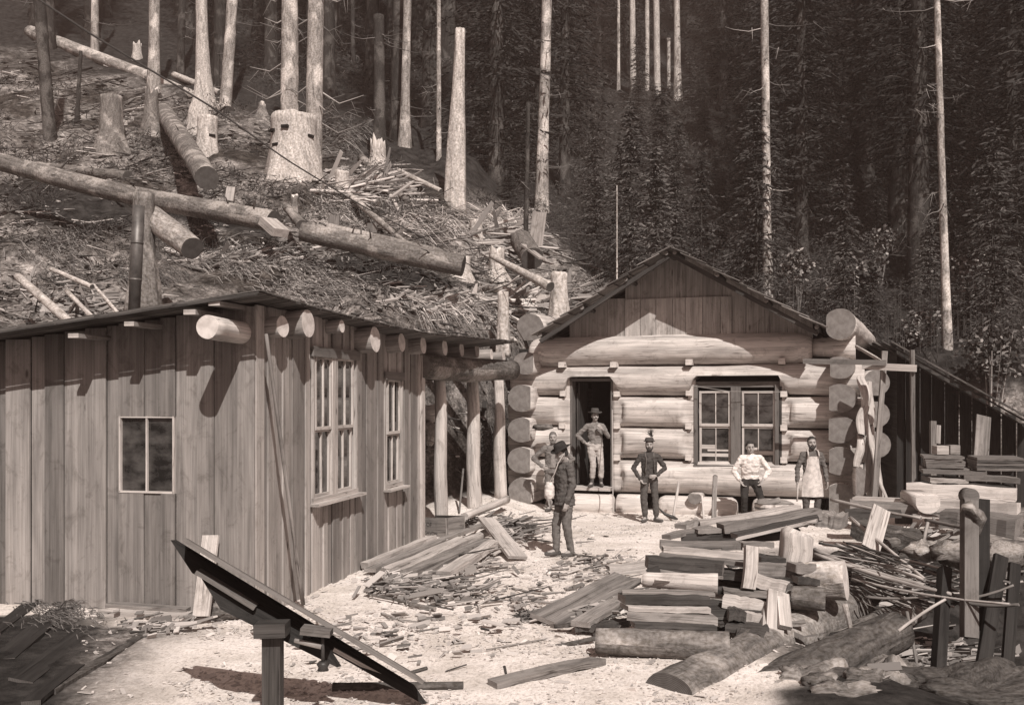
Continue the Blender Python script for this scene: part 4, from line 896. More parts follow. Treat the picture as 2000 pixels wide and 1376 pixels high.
# --- dark things inside the open shed
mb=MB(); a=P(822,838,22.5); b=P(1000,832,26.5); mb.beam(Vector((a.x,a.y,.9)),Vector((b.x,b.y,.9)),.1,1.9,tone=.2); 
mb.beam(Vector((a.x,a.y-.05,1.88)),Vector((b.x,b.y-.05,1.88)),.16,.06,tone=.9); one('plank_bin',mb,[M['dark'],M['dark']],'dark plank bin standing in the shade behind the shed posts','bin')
mb=MB()
for _ in range(260):
    c=P(random.gauss(957,9),random.uniform(832,915),23.3); mb.tube([c,c+Vector((random.gauss(0,.12),random.gauss(0,.08),random.gauss(-.1,.12))),c+Vector((random.gauss(0,.16),random.gauss(0,.08),random.gauss(-.2,.12)))],[.014,.012,.005],n=4,caps=False,tone=random.uniform(0,.5))
o=mb.build('root_tangle',[M['litter']]); tag(o,'tangle of curly roots hanging between the second and third shed posts','roots',None,'stuff')
mb=MB(); a=P(836,812,21.4); mb.ball(a,(.26,.16,.15),12,8,tone=1,bump=.4); mb.tube([a+Vector((-.3,0,-.02)),a+Vector((.2,0,.12))],[.17,.14],n=14,bump=.1,tone=1); one('flour_sack',mb,[M['sash']]*2,'pale cloth sack slung behind the house corner','sack')
mb=MB(); a=P(832,846,21.3); mb.tube([a+Z(.22),a+Z(.02)+Vector((.1,0,0)),a-Z(.25)+Vector((.06,0,0))],[.12,.16,.06],n=12,bump=.35,tone=.5,seg=8); one('hanging_meat',mb,[M['trunkp']]*2,'mottled bundle hanging below the pale sack','bundle')
rod(897,1000,20.2,905,915,20.8,4,'pole','thin pole leaning on the middle shed post','pole','plank')
# --- by the house front
px(212,1180,11.8,368,1190,11.5,.16,8,'plank','rough plank lying along the house front, upper of two','plank','plank',tone=.7)
px(205,1194,11.65,370,1203,11.35,.18,12,'plank','rough plank lying along the house front, lower of two','plank','pale',tone=.6)
mb=MB(); a=P(440,1192,11.55); mb.ball(a,(.19,.14,.11),14,8,bump=.5,tone=.4); one('boulder',mb,[M['barkp']],'rounded stone at the foot of the leaning board','stone')
mb=MB(); a=P(393,1203,11.25);b=P(412,1045,11.55); mb.beam(a,b,.19,.04,up=Vector((-.2,-1,.1)),tone=1,seg=3); one('board',mb,[M['pale'],M['plankend']],'pale board leaning on the house front behind the trough','board')
rod(520,652,11.35,592,1180,12.2,7,'pole','long thin pole leaning on the house corner, its foot in the chips','pole','plank',n=8,bump=.03,d1=9,tone=.5)
# --- dark planks at the lower left corner
for u0,v0,u1,v1,w,h,lab,m in ((95,1350,283,1237,.12,9,'barked pole slanting up from the bottom left corner, nearest the yard','bark'),(40,1330,175,1225,.22,6,'dark plank in the lower left corner, second from the yard','vdark'),(0,1290,120,1190,.26,7,'wide dark plank in the lower left corner, third from the yard','vdark'),(-20,1240,70,1170,.2,6,'dark plank nearest the house in the lower left corner','vdark'),(60,1372,150,1300,.16,8,'short dark plank at the very bottom left','vdark')):
    px(u0,v0,gy(v0+6),u1,v1,gy(v1+5),w,h,'dark_plank',lab,'plank',m,'cutlog',tone=.8,up=Vector((random.gauss(0,.12),random.gauss(0,.12),1)))
mb=brush(120,1190,90,50,420,.5,-.6,(.03,.3)); o=mb.build('weeds',[M['litter']]); tag(o,'dim weedy trash against the house front at lower left','weeds',None,'stuff')
# --- trough planks on a post in the foreground
def plank4(a,b,wv,th,name,lab,cat,m='dark',par=None,tone=.6,me='dark'):
    """board from a to b whose width vector is wv, thickness th away from the camera"""
    mb=MB(); d=(b-a).normalized(); n=d.cross(wv).normalized()
    if n.y<0: n=-n
    w=wv.length; c=wv/2
    mb.beam(a+c+n*th/2,b+c+n*th/2,w,th,up=n,tone=tone,seg=6,warp=.006)
    return mb.build(name,[M[m],M[me]],par) if par else one(name,mb,[M[m],M[me]],lab,cat)
tr=thing('tilted_trough','dark V-shaped plank trough sloping down right on a post in the foreground','trough',tuple(P(532,1376,7.7)))
A=P(395,1060,7.75); B=P(852,1334,8.05); wv=P(331,1049,8.1)-A
mb=MB(); mb.beam(A+wv*.5,B+wv*.42,wv.length,.035,up=Vector((.45,.25,.85)),tone=.7,seg=6,warp=.006); mb.build('top_board',[M['trim'],M['dark']],tr)
for (u0,v0,Y0,u1,v1,Y1,W_,nm,t_) in ((333,1054,8.02,800,1338,8.28,(.20,-.10,-.24),'side_board',.5),(386,1117,7.95,632,1262,8.0,(.20,-.08,-.27),'lower_board',.4)):
    a_=P(u0,v0,Y0); b_=P(u1,v1,Y1); wv_=Vector(W_); mb=MB(); i0=mb.add([a_,b_,b_+wv_*.55,a_+wv_]+[q_+Vector((.03,.05,-.005)) for q_ in (a_,b_,b_+wv_*.55,a_+wv_)])
    for f_ in ((0,1,2,3),(7,6,5,4),(0,4,5,1),(1,5,6,2),(2,6,7,3),(3,7,4,0)): mb.face(tuple(i0+q_ for q_ in f_),[(0,0),(2.6,0),(2.6,.3),(0,.3)],0,t_)
    mb.build(nm,[M['vdark']],tr)
px_=(P(386,1114,7.93)); mb=MB(); mb.beam(px_,P(500,1185,7.95),.13,.03,tone=.8); mb.build('lower_cap',[M['trim'],M['dark']],tr)
mb=MB(); mb.beam(P(533,1228,7.85),Vector((P(533,1376,7.85).x,7.85,-.1)),.14,.13,up=Vector((0,-1,0)),tone=.3); mb.build('post',[M['dark'],M['dark']],tr)
mb=MB(); mb.beam(P(501,1228,7.8),P(562,1226,7.8),.2,.10,tone=.3); mb.build('post_cap',[M['dark'],M['dark']],tr)
mb=MB(); mb.beam(P(590,1228,7.8),P(648,1234,7.8),.16,.05,tone=.8); mb.build('cross_block',[M['trim'],M['dark']],tr)
mb=MB(); mb.tube([P(630,1236,7.8),P(631,1300,7.8)],[.014,.014],n=8); sc=mb.build('clamp_screw',[M['blackiron']]*2,tr)
mb=MB(); mb.tube([P(631,1290,7.8),P(631,1296,7.8),P(631,1302,7.8),P(631,1308,7.8)],[.03,.05,.035,.045],n=14); mb.build('knob',[M['blackiron']]*2,sc)
mb=MB(); mb.tube([P(575,1250,7.8),P(628,1262,7.8)],[.018,.022],n=8); mb.build('clamp_bar',[M['plank'],M['plankend']],tr)
mb=MB(); mb.beam(P(650,1266,8.1),P(752,1322,8.25),.05,.03,tone=1); mb.build('pale_strip',[M['pale'],M['dark']],tr)
# --- firewood and plank pile
g='boards of the stacked wood pile'
pile=[
(1366,1021,13.3,1558,989,13.2,.22,9,'pale','pale top plank of the pile, behind the widest top board'),
(1407,1030,12.9,1598,1002,12.9,.24,19,'plank','widest grey top board of the pile, end toward the apron man'),
(1434,1046,12.6,1598,1010,12.6,.2,9,'dark','dark board just under the widest top board'),
(1440,1052,12.4,1596,1016,12.4,.05,5,'pale','thin pale lath below the top boards'),
(1301,1048,12.8,1388,1030,13.1,.14,9,'plank','short dark-ended board at the upper left of the pile'),
(1329,1028,13.2,1370,1019,13.4,.16,10,'plank','stubby grey board end at the upper left of the pile'),
(1358,1036,12.9,1402,1034,12.9,.2,8,'plank','short board block under the top boards'),
(1289,1063,12.1,1450,1064,12.1,.22,14,'plank','long grey board lying level near the top of the pile'),
(1447,1063,12.0,1512,1064,12.0,.12,9,'plank','short board continuing right of the long level grey one'),
(1294,1072,11.7,1456,1086,11.6,.22,10,'pale','bright white-topped plank crossing the upper pile'),
(1292,1082,11.6,1458,1100,11.5,.2,9,'plank','curved grey board directly beneath the bright plank'),
(1263,1097,11.3,1413,1109,11.2,.26,22,'dark','thick black beam in the left middle of the pile'),
(1215,1156,10.5,1394,1158,10.5,.22,6,'plank','thin board on top of the lower left stack'),
(1214,1168,10.4,1382,1169,10.4,.24,16,'dark','thick dark board second from the top of the lower left stack'),
(1219,1184,10.3,1382,1188,10.3,.22,9,'pale','pale board in the middle of the lower left stack'),
(1227,1199,10.25,1394,1208,10.2,.24,16,'plank','grey board below the pale one in the lower left stack'),
(1235,1217,10.1,1392,1223,10.1,.22,9,'dark','lowest board of the lower left stack, on the base log'),
(1473,1130,11.2,1538,1148,11.1,.24,19,'pale','square pale baulk in the right middle of the pile'),
(1475,1110,11.5,1592,1115,11.5,.2,22,'plank','grey baulk above the square pale one, right of centre'),
(1478,1090,11.8,1532,1094,11.8,.2,12,'dark','dark short board behind the standing slab'),
(1412,1152,11.1,1500,1160,11.0,.2,8,'plank','thin board right of the bright log end'),
(1412,1172,10.8,1487,1182,10.8,.22,22,'pale','pale broken board below and right of the bright log end'),
(1422,1198,10.5,1453,1201,10.5,.24,18,'dark','short black block end in the middle of the pile'),
(1450,1200,10.7,1506,1212,10.6,.24,22,'pale','pale block beneath the broken board'),
(1420,1222,10.4,1500,1226,10.3,.24,12,'dark','dark board under the pale block'),
(1440,1245,10.2,1496,1248,10.1,.24,30,'dark','black square baulk at the bottom right of the stack'),
(1187,1108,13.6,1262,1098,13.7,.18,8,'pale','short pale board lying left behind the pile, upper'),
(1190,1120,13.2,1262,1110,13.3,.18,7,'pale','short pale board lying left behind the pile, lower'),
(1133,1218,10.7,1222,1168,12.1,.22,10,'plank','narrow board slanting from the left up to the pile'),
(1128,1226,10.8,1170,1226,10.7,.14,12,'dark','dark block end at the left foot of the pile'),
(1170,1222,10.6,1232,1214,10.5,.2,12,'dark','small dark board behind the base log, left'),
(1168,1236,10.5,1215,1222,10.4,.16,8,'dark','thin dark board tip at the left of the base log'),
(1170,1156,12.4,1232,1130,13.0,.28,7,'plank','broad flat board lying at the back left of the pile'),
(1534,1030,12.9,1600,1012,12.9,.2,8,'plank','board end under the thin lath at right'),
(1545,1106,11.3,1592,1108,11.3,.24,16,'plank','grey baulk end at the right of the pile'),
(1552,1130,11.2,1590,1134,11.2,.24,12,'dark','dark baulk end below the grey one at right'),
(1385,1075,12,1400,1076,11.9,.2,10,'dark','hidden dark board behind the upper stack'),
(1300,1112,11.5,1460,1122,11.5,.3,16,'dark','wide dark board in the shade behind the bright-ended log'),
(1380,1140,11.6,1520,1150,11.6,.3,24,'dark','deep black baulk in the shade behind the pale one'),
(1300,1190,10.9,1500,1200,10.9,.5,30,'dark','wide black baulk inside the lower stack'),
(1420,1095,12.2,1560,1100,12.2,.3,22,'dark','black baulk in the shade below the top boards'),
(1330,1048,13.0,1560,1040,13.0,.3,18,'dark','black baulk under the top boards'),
]
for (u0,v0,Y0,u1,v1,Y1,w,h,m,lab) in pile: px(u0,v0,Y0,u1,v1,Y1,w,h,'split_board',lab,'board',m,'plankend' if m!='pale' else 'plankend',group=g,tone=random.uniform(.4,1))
for k in range(18):
    u_=random.uniform(1240,1540); v_=random.uniform(1110,1225); Y_=lerp(11.6,10.5,(v_-1110)/115); px(u_,v_,Y_,u_+random.uniform(40,90),v_+random.uniform(-3,8),Y_-.05,random.uniform(.08,.2),random.uniform(4,11),'split_billet','split billet tucked among the boards of the pile','billet',random.choice(('plank','plank','pale','dark')),'plankend',group='billets tucked into the pile',warp=.02,cut=.06)
a=P(1068,1213,11.2);b=P(1225,1128,13.0); mb=MB(); mb.beam(a,b,.42,.05,up=Vector((.1,-.3,1)),tone=.45,seg=6,warp=.02,taper=.9); one('plank',mb,[M['plank'],M['plankend']],'broad grey plank lying in the chips at the left of the pile','plank')
px(1078,1222,10.9,1140,1216,10.9,.06,7,'stick','dark stick end under the broad grey plank','stick','bark','plankend',tone=.5)
rod(1164,1250,9.85,1424,1262,9.65,50,'base_log','half-barked log lying level at the foot of the pile, pale sawn end right','log','barkp','freshend',24,.05,24,58,tone=1)
rod(1255,1131,10.75,1402,1139,10.6,28,'billet','smooth billet with bright white sawn end in the middle of the pile','log','log','freshend',20,.05,14,40,tone=.7)
mb=MB(); c=P(1290,1115,10.7); a=P(1278,1135,10.6); mb.beam(a,a+Vector((.16,0,0)),.02,.14,tone=1,up=Vector((0,-.8,.5)),taper=.3); one('bark_flap',mb,[M['sash']]*2,'small white curled flap on top of the bright-ended billet','bark')
# axe on the pile
ax=thing('felling_axe','axe lying on the pile left of the standing slab, dark head to the left','axe',tuple(P(1340,1130,10.9)))
mb=MB(); mb.tube([P(1285,1114,10.95),P(1350,1124,10.9),P(1412,1128,10.9)],[.022,.018,.02],n=8,seg=8,tone=.9); mb.build('handle',[M['plank'],M['plankend']],ax)
mb=MB(); mb.beam(P(1264,1118,10.95),P(1288,1110,10.95),.05,.07,tone=.5); mb.build('axe_head',[M['blackiron']]*2,ax)
# standing slab, boards on end, hewn block
mb=MB(); mb.beam(P(1461,1150,11.05),P(1467,1067,11.2),.14,.10,up=Vector((0,-1,0)),tone=1,seg=4,warp=.02); one('split_slab',mb,[M['pale'],M['plankend']],'pale split slab standing on end in the middle of the pile','slab')
for u0,v0,u1,v1,w,lab in ((1512,1240,1516,1155,.18,'pale upright board on end at the right foot of the pile, left one'),(1534,1225,1528,1160,.13,'narrow pale upright board on end, right one'),(1497,1232,1500,1190,.12,'short upright board on end beside the black baulk')):
    mb=MB(); mb.beam(P(u0,v0,10.3),P(u1,v1,10.7),w,.05,up=Vector((0,-1,.2)),tone=.8,seg=3); one('upright_board',mb,[M['pale'],M['plankend']],lab,'board')
mb=MB(); mb.tube([P(1553,1100,11.9),P(1555,1075,11.9),P(1557,1043,11.9),P(1560,1036,11.9)],[.20,.205,.20,.15],n=16,seg=10,bump=.10,tone=1,shape=lambda l,x,y:(max(-.17,min(.18,x)),max(-.16,min(.16,y)))); one('hewn_block',mb,[M['pale'],M['freshend']],'big pale hewn block standing at the right top of the pile','block')
rod(1565,1135,11.4,1652,1132,11.2,72,'log','pale barked log with sawn end at the right end of the pile','log','trunkp','freshend',24,.08,16,78,tone=1)
rod(1545,1165,11,1612,1170,10.9,44,'log','dark scaly log below the pale barked one','log','barkp','cutlog',20,.12,10,48,tone=.6)
rod(1560,1200,11.6,1640,1100,15.6,60,'log','dark log running back under the right side of the pile','log','bark','cutlog',16,.1,12,50,tone=.4)
rod(1400,1205,12.6,1600,1180,12.6,60,'log','shaded bearer log under the middle of the pile','log','bark','cutlog',16,.1,12,tone=.4)
# big logs at the lower right
rod(1305,1368,8.75,1662,1186,12.4,112,'great_log','great mottled log slanting up right beneath the wood pile','log','barkp','cutlog',26,.10,30,86,tone=1)
rod(1450,1385,9.2,1750,1232,10.6,120,'great_log','dim great log lying below the mottled one at the bottom edge','log','bark','cutlog',26,.10,30,80,tone=.8)
rod(1640,1262,11,1790,1190,12.4,66,'bark_roll','dark rolled bark with striped folds at lower right','bark','barkp','cutlog',20,.25,20,50,tone=.3)
rod(1650,1050+130,10.4,1668,1250,10.2,12,'bark_strip','pale bark strip hanging off the log end','bark','trunkp','plankend',8,.2,10,6,tone=.9)
rod(1668,1250,10.2,1690,1300,10,10,'bark_strip','twisted bark strip hanging lower over the hollow','bark','trunkp','plankend',8,.25,10,5,tone=.7)
mb=MB(); c=P(1560,1350,8.9); mb.ball(P(1745,1375,9.8),(.6,.5,.40),48,34,bump=.45,tone=.5); one('root_mass',mb,[M['barkp']],'rounded earthy root mass at the bottom right of the mottled log','roots')
mb=MB(); mb.ball(P(1905,1365,9.4),(.8,.5,.3),48,34,bump=.45,tone=.4); one('root_mass',mb,[M['bark']],'dark earthy lump in the bottom right corner','roots')
rod(1490,1372,8.85,1640,1300,9.6,62,'bark_roll','loose curl of rough bark beside the foot of the mottled log','bark','barkp','cutlog',20,.22,14,40,tone=.9)
for k,(u_,v_) in enumerate(((1600,1335),(1560,1322),(1690,1325),(1780,1320),(1840,1335),(1650,1352))):
    mb=MB(); c=G(u_,v_); mb.ball(c,(.16+.02*k,.13,.09),20,14,bump=.6,tone=.3+.1*k); one('rock',mb,[M['barkp']],('earthy clod by the bark curl','small earthy clod left of the bark curl','earthy clod between the two great logs','clod below the striped bark roll','clod at the foot of the dark propped board','lowest clod at the bottom edge right of the mottled log')[k],'clod')
# --- bundle of split poles at right
pg='split poles in the fanned bundle at right'
for u0,v0,Y0,u1,v1,Y1,d,m,lab in (
(1590,1073,12.6,1806,1142,11.2,9,'pale','brightest pole of the fanned bundle, upper edge'),
(1592,1082,12.5,1861,1160,10.9,9,'pale','longest bright pole of the fanned bundle'),
(1633,1063,12.9,1806,1132,11.3,9,'pale','wide pale pole above the brightest one'),
(1600,1060,13.0,1760,1100,11.9,5,'plank','thin grey pole at the top of the fan'),
(1661,1011,13.6,1806,1130,11.3,8,'pale','crooked pale pole passing behind the leaning board'),
(1623,975,14.6,1799,1012,13.2,7,'pale','bent pole sticking out above the fan toward the bench'),
(1664,1112,12,1800,1150,11,4,'plank','thin pole, third below the brightest'),
(1664,1130,12,1972,1179,10.2,6,'pale','long low pole of the fan reaching the right edge'),
(1751,1094,12.2,1972,1137,10.8,6,'plank','grey pole crossing behind the big post'),
(1754,1232,10.3,1846,1170,10.6,7,'pale','short bright pole propped below the fan'),
(1771,1194,11,1794,1317,10.6,7,'plank','upright thin pole standing in the hollow'),
(1868,1170,10.8,1980,1142,10.6,6,'plank','dark pole rising to the right edge'),
(1720,1085,12.3,1900,1150,11,6,'plank','grey pole in the middle of the fan'),
(1700,1105,12,1880,1168,10.9,5,'plank','thin grey pole low in the fan'),
(1690,1165,11.6,1840,1160,11,6,'plank','level dark pole under the fan'),
(1880,1175,10.7,1990,1180,10.3,8,'plank','blurred pole end at the right edge')):
    rod(u0,v0,Y0,u1,v1,Y1,d,'split_pole',lab,'pole',m,'plankend',7,.12,12,d*.8,bend=random.uniform(-.05,.03),group=pg)
for k in range(40):
    u0=random.uniform(1600,1700); v0=random.uniform(1055,1150); rod(u0,v0,13-random.random(),u0+random.uniform(90,200),v0+random.uniform(30,60),11.5,random.uniform(2,4.5),'split_lath',('thin lath end fanned out among the split poles at right'),'lath',random.choice(('plank','pale','pale','dark')),'plankend',5,.1,8,group='laths among the split poles')
mb=MB(); mb.beam(P(1700,1072,12.6),P(1722,992,13.0),.235,.03,up=Vector((.1,-1,.35)),tone=1,seg=3); one('board',mb,[M['pale'],M['plankend']],'clean pale board leaning on the split poles at right','board')
for a_,b_,w,lab,m in (((1893,1150,10.6),(1893,962,11.0),.15,'stout weathered post standing at right with a rounded top','trim'),((1917,1140,10.9),(1918,975,11.2),.12,'second post close behind the stout one','vdark'),((1915,1235,10.4),(1955,1085,11),.15,'wide dark board leaning at the right edge','vdark'),((1832,1220,10.4),(1845,1110,11.2),.11,'dark board propped left of the stout post','vdark'),((1968,1200,10.6),(1982,1100,11),.12,'dark board at the extreme right edge','vdark')):
    mb=MB(); mb.beam(P(*a_)-Z(.5),P(*b_),w,.12 if 'post' in lab else .05,up=Vector((0,-1,0)),tone=.7,seg=4)
    if 'rounded' in lab: mb.tube([P(1893,968,10.98)+Vector((0,-.06,0)),P(1893,968,10.98)+Vector((0,.08,0))],[.085,.085],n=16,mc=0); mb.tube([P(1880,1000,10.9),P(1890,985,10.85),P(1912,1010,10.9),P(1908,1050,10.9)],[.03,.07,.08,.02],n=10,seg=8,bump=.4,m=1)
    one('post' if 'post' in lab else 'board',mb,[M[m],M['barkp']],lab,'post' if 'post' in lab else 'board')
# --- planks, beams and stack before the shed
ORD=['first','second','third','fourth','fifth','sixth']
g3='sawn boards of the stack before the shed'
for k in range(6): px(1803+random.uniform(-3,3),890+k*4.6,19.6,1882+random.uniform(-6,4),891+k*4.6,19.4,.9,4.2,'sawn_board',ORD[k]+' thin sawn board from the top in the left-hand stack before the dark shed','board','trim','plankend',tone=random.uniform(.5,1),group=g3,cut=.02)
for k in range(5): px(1900+random.uniform(-3,3),893+k*5,19.2,1990,894+k*5,19.0,.9,4.5,'sawn_board',ORD[k]+' thin sawn board from the top in the right-hand stack before the dark shed','board','dark' if k%2 else 'trim','plankend',tone=random.uniform(.3,.8),group='sawn boards of the right-hand stack',cut=.02)
px(1799,918,19.2,1922,923,18.9,.8,6,'sawn_board','long pale board under the level stack','board','plank')
px(1808,934,19,1880,937,18.9,.7,8,'sawn_board','pale squared board lowest under the stack','board','pale')
px(1880,930,18.9,1985,936,18.6,.7,10,'sawn_board','grey timber lying right of the lowest pale board','timber','plank')
px(1888,945,18.7,1975,952,18.5,.5,8,'sawn_board','dark timber below the grey one','timber','dark')
px(1770,955,18.3,1985,966,17.6,.5,24,'hewn_beam','bright white hewn beam lying level before the lumber stack','beam','hewn','hewn',tone=1)
px(1830,985,17.2,1990,992,16.6,.4,22,'hewn_beam','second pale hewn beam, lower and greyer','beam','pale','freshend',tone=.8)
px(1840,1010,16.4,1990,1030,15.8,.6,34,'hewn_beam','broad grey timber below the hewn beams at right','beam','trim','plankend',tone=.7)
mb=MB(); a=P(1808,978,16.8); mb.tube([a+Vector((0,-.1,0)),a+Vector((.12,.9,0))],[.2,.2],n=22,shape=lambda l,x,y:(max(-.19,min(.19,x)),min(.10,y)),tone=1,bump=.03); one('log_end',mb,[M['hewn'],M['hewn']],'bright half-round log end jutting toward the camera at right','log')
px(1825,878,19.7,1848,878,19.7,.25,16,'small_box','small pale wooden box standing on the board stack','box','pale','pale',tone=.9,seg=1,warp=0,cut=0)
px(1851,877,19.8,1870,877,19.8,.25,17,'small_box','small grey wooden box next to the pale one on the stack','box','plank','plank',tone=.7,seg=1,warp=0,cut=0)
mb=MB(); mb.beam(P(1832,866,20.2),P(1833,830,20.3),.085,.03,up=Vector((0,-1,0)),tone=.9); one('short_board',mb,[M['plank'],M['plankend']],'short upright board behind the small boxes','board')
mb=MB(); mb.beam(P(1916,892,19.9),P(1921,812,20.2),.29,.04,up=Vector((0,-1,0)),tone=.3,seg=2); one('wide_board',mb,[M['plank'],M['plankend']],'wide grey board standing against the shed at right','board')
px(1660,985,17.5,1790,992,17.2,.5,16,'timber','grey timber lying behind the leaning board','timber','plank',tone=.6)
px(1650,1000,16.6,1760,1003,16.4,.5,10,'timber','dark timber lying below the grey one','timber','dark',tone=.5)
px(1600,1012,15.6,1650,1018,15.4,.5,26,'log_chunk','short grey log chunk right of the top boards','log','plank',tone=.8)
rod(1808,1015,15,1890,1032,14,7,'pole','curved thin pole left of the stout post','pole','plank')
rod(1800,1062,14.2,1868,1034,14.4,7,'pole','pale bent pole lying behind the fan','pole','plank',bend=-.06)
rod(1803,1060,14,1812,1020,14.2,7,'pole','short upright pole at the joint of the bent ones','pole','plank')
px(1680,1030,14.5,1800,1060,14,.7,30,'log_chunk','dark earthy log lying behind the fanned poles','log','bark','cutlog',tone=.5)
for u,v,Y,r,lab in ((1800,1075,13.6,.16,'rough stone among the poles, left'),(1950,1085,13,.25,'rough stone behind the leaning dark board'),(1745,1060,14,.2,'rough stone under the leaning board'),(1860,1080,13.2,.2,'stone left of the stout post')):
    mb=MB(); mb.ball(P(u,v,Y),(r*1.3,r,r*.8),12,8,bump=.6,tone=.5); one('rock',mb,[M['trunkp'] if r<.2 else M['barkp']],lab,'rock')
# bench plank at the cabin corner
bn=thing('plank_bench','low plank bench at the foot of the cabin corner','bench',tuple(P(1720,990,19.0)))
mb=MB(); mb.beam(P(1668,972,19.2),P(1783,977,18.7),.35,.05,tone=.9); mb.build('seat_plank',[M['pale'],M['freshend']],bn)
for u in (1680,1765):
    mb=MB(); c=P(u,975,19); mb.beam(c-Z(.03),c-Z(.45),.3,.08,tone=.3); mb.build('leg',[M['dark'],M['dark']],bn)
# --- pole frame right of the cabin
pf=thing('scaffold','light frame of two poles and crossbars at the right cabin corner','frame',tuple(P(1745,985,19.4)))
for (ub,vb,ut,vt,Y,w,m,tn) in ((1706,985,1728,685,19.6,.105,'plank',.7),(1785,985,1782,683,19.2,.07,'plank',.2)):
    mb=MB(); mb.beam(P(ub,vb,Y)-Z(.1),P(ut,vt,Y),w,.06,up=Vector((0,-1,0)),tone=tn,seg=5,warp=.01); mb.build('upright_pole',[M[m],M['plankend']],pf)
mb=MB(); mb.beam(P(1684,714,19.7),P(1790,719,19.1),.05,.13,tone=1); mb.build('crossbar',[M['pale'],M['pale']],pf)
mb=MB(); mb.beam(P(1568,705,19.75),P(1731,708,19.4),.04,.10,tone=.6); mb.build('crossbar',[M['trim'],M['dark']],pf)
mb=MB(); mb.beam(P(1672,676,20.4),P(1727,708,19.5),.05,.05,tone=.8); mb.build('brace',[M['pale'],M['dark']],pf)
# --- bark slabs leaning on the cabin side
def cslab(u0,v0,u1,v1,w,Y,lab,tone=.8,m='pale',turn=.6,Y1=None):
    a=P(u0,v0,Y);b=P(u1,v1,Y1 or Y+.25); mb=MB(); n=9; d,s,up=frame(b-a,Vector((math.sin(turn),-math.cos(turn),0))); W_=w*Y/F; N=10; idx=len(mb.v)
    for i in range(N+1):
        f=i/N; c=a.lerp(b,f); k=.35+.65*math.sqrt(max(0,math.sin(math.pi*min(1,f*.9+.06))))
        for side in (0,1):
            for j in range(n):
                t=(j/(n-1)-.5)*2; mb.v.append(c+s*(t*W_/2*k)+up*((1-t*t)*W_*.35*k-(.02 if side else 0)+.04*math.sin(f*5+u0)))
    for i in range(N):
        for j in range(n-1):
            q=idx+i*2*n+j; L0=f; uvs=[(i*.15,j*.04+u0),(i*.15,j*.04+.04+u0),(i*.15+.15,j*.04+.04+u0),(i*.15+.15,j*.04+u0)]
            mb.face((q,q+1,q+1+2*n,q+2*n),uvs,0,tone,True); mb.face((q+n,q+3*n,q+3*n+1,q+n+1),uvs,1,tone,True)
        for j in (0,n-1): q=idx+i*2*n+j; mb.face((q,q+2*n,q+3*n,q+n),[(0,0)]*4,0,tone)
    return one('bark_slab',mb,[M[m],M['bark']],lab,'slab','bark slabs leaning on the cabin side')
for a in ((1690,795,1684,735,30,20.2,'curled bark slab highest on the cabin corner',.9),(1697,830,1700,745,24,20.3,'second curled slab, tucked behind the highest',.6),(1680,850,1690,788,26,20.0,'crescent slab below the highest one',.9),(1722,975,1690,790,14,19.9,'long thin slab slanting down to the frame foot',.8),(1700,968,1698,850,26,20.1,'mossy slab standing in the middle of the bunch',.4),(1676,912,1680,848,22,19.9,'small crescent slab by the side log ends',1),(1714,972,1702,860,10,19.8,'narrow slab beside the left frame pole',.9),(1690,905,1705,800,22,20.3,'dark-edged slab behind the crescent ones',.5),(1730,975,1715,900,8,19.7,'narrow lath right of the left frame pole',.9)): cslab(*a)
mb=MB(); c=P(1672,940,19.95); mb.tube([c+Vector((0,-.06,0)),c+Vector((.1,.5,0))],[.29,.27],n=24,shape=lambda l,x,y:(max(x,-.02)*.85,y),tone=.8); one('half_log',mb,[M['log'],M['logend']],'half-round log end standing beside the lowest side log','log')
for i,(u,v) in enumerate(((1712,747),(1712,809),(1714,868))):
    mb=MB(); c=P(u,v,23.5); mb.tube([c,c+Vector((.1,1,0))],[.3,.3],n=18,tone=.8,shape=lambda l,x,y:(x,y)); mb.build('side_log',[M['log'],M['logend']],cabin)
# --- dark shed at right
sh=thing('board_shed','dark board shed with sloping roof at the right edge','shed',tuple(P(1880,960,22)))
ra=P(1742,672,23.4); rb=P(2040,838,22.2)
def rs(f,back=0,dz=0): return ra.lerp(rb,f)+Vector((0,back,back*.06+dz))
mb=MB()
for k in range(14):
    for j in range(7):
        a=rs(k/14-.01,j*.6-.1,.04+.01*(j%2)); b=rs((k+1.15)/14,j*.6-.1,.03+.01*(j%2)); mb.beam(a,b,.6,.03,tone=random.random())
mb.build('shed_roof',[M['shake'],M['plank']],sh)
mb=MB(); x=ra.x+.35
while x<rb.x:
    w=random.uniform(.22,.32); f=(x-ra.x)/(rb.x-ra.x); y=lerp(ra.y,rb.y,f)+.9; top=rs(f).z+.03; u=U0+F*x/y
    bot=-.3
    mb.beam(Vector((x+w/2,y,bot)),Vector((x+w/2,y,top)),w+.02,.025,up=Vector((0,-1,0)),tone=random.uniform(.2,.7)); x+=w
mb.build('front_wall',[M['vdark'],M['vdark']],sh)  # shade of the trees put into the colour of these boards
mb=MB(); mb.quad(Vector((ra.x+.3,27.5,-.3)),Vector((rb.x,27,-.3)),Vector((rb.x,27,3)),Vector((ra.x+.3,27.5,4.2))); mb.quad(Vector((ra.x+.3,23.9,-.3)),Vector((ra.x+.3,27.5,-.3)),Vector((ra.x+.3,27.5,4.0)),Vector((ra.x+.3,23.9,3.7))); mb.build('inner_wall',[M['dark']],sh)
mb=MB(); mb.beam(P(1822,950,22.3),P(1822,822,22.5),.12,.1,up=Vector((0,-1,0)),tone=1); mb.build('door_post',[M['trim'],M['dark']],sh)
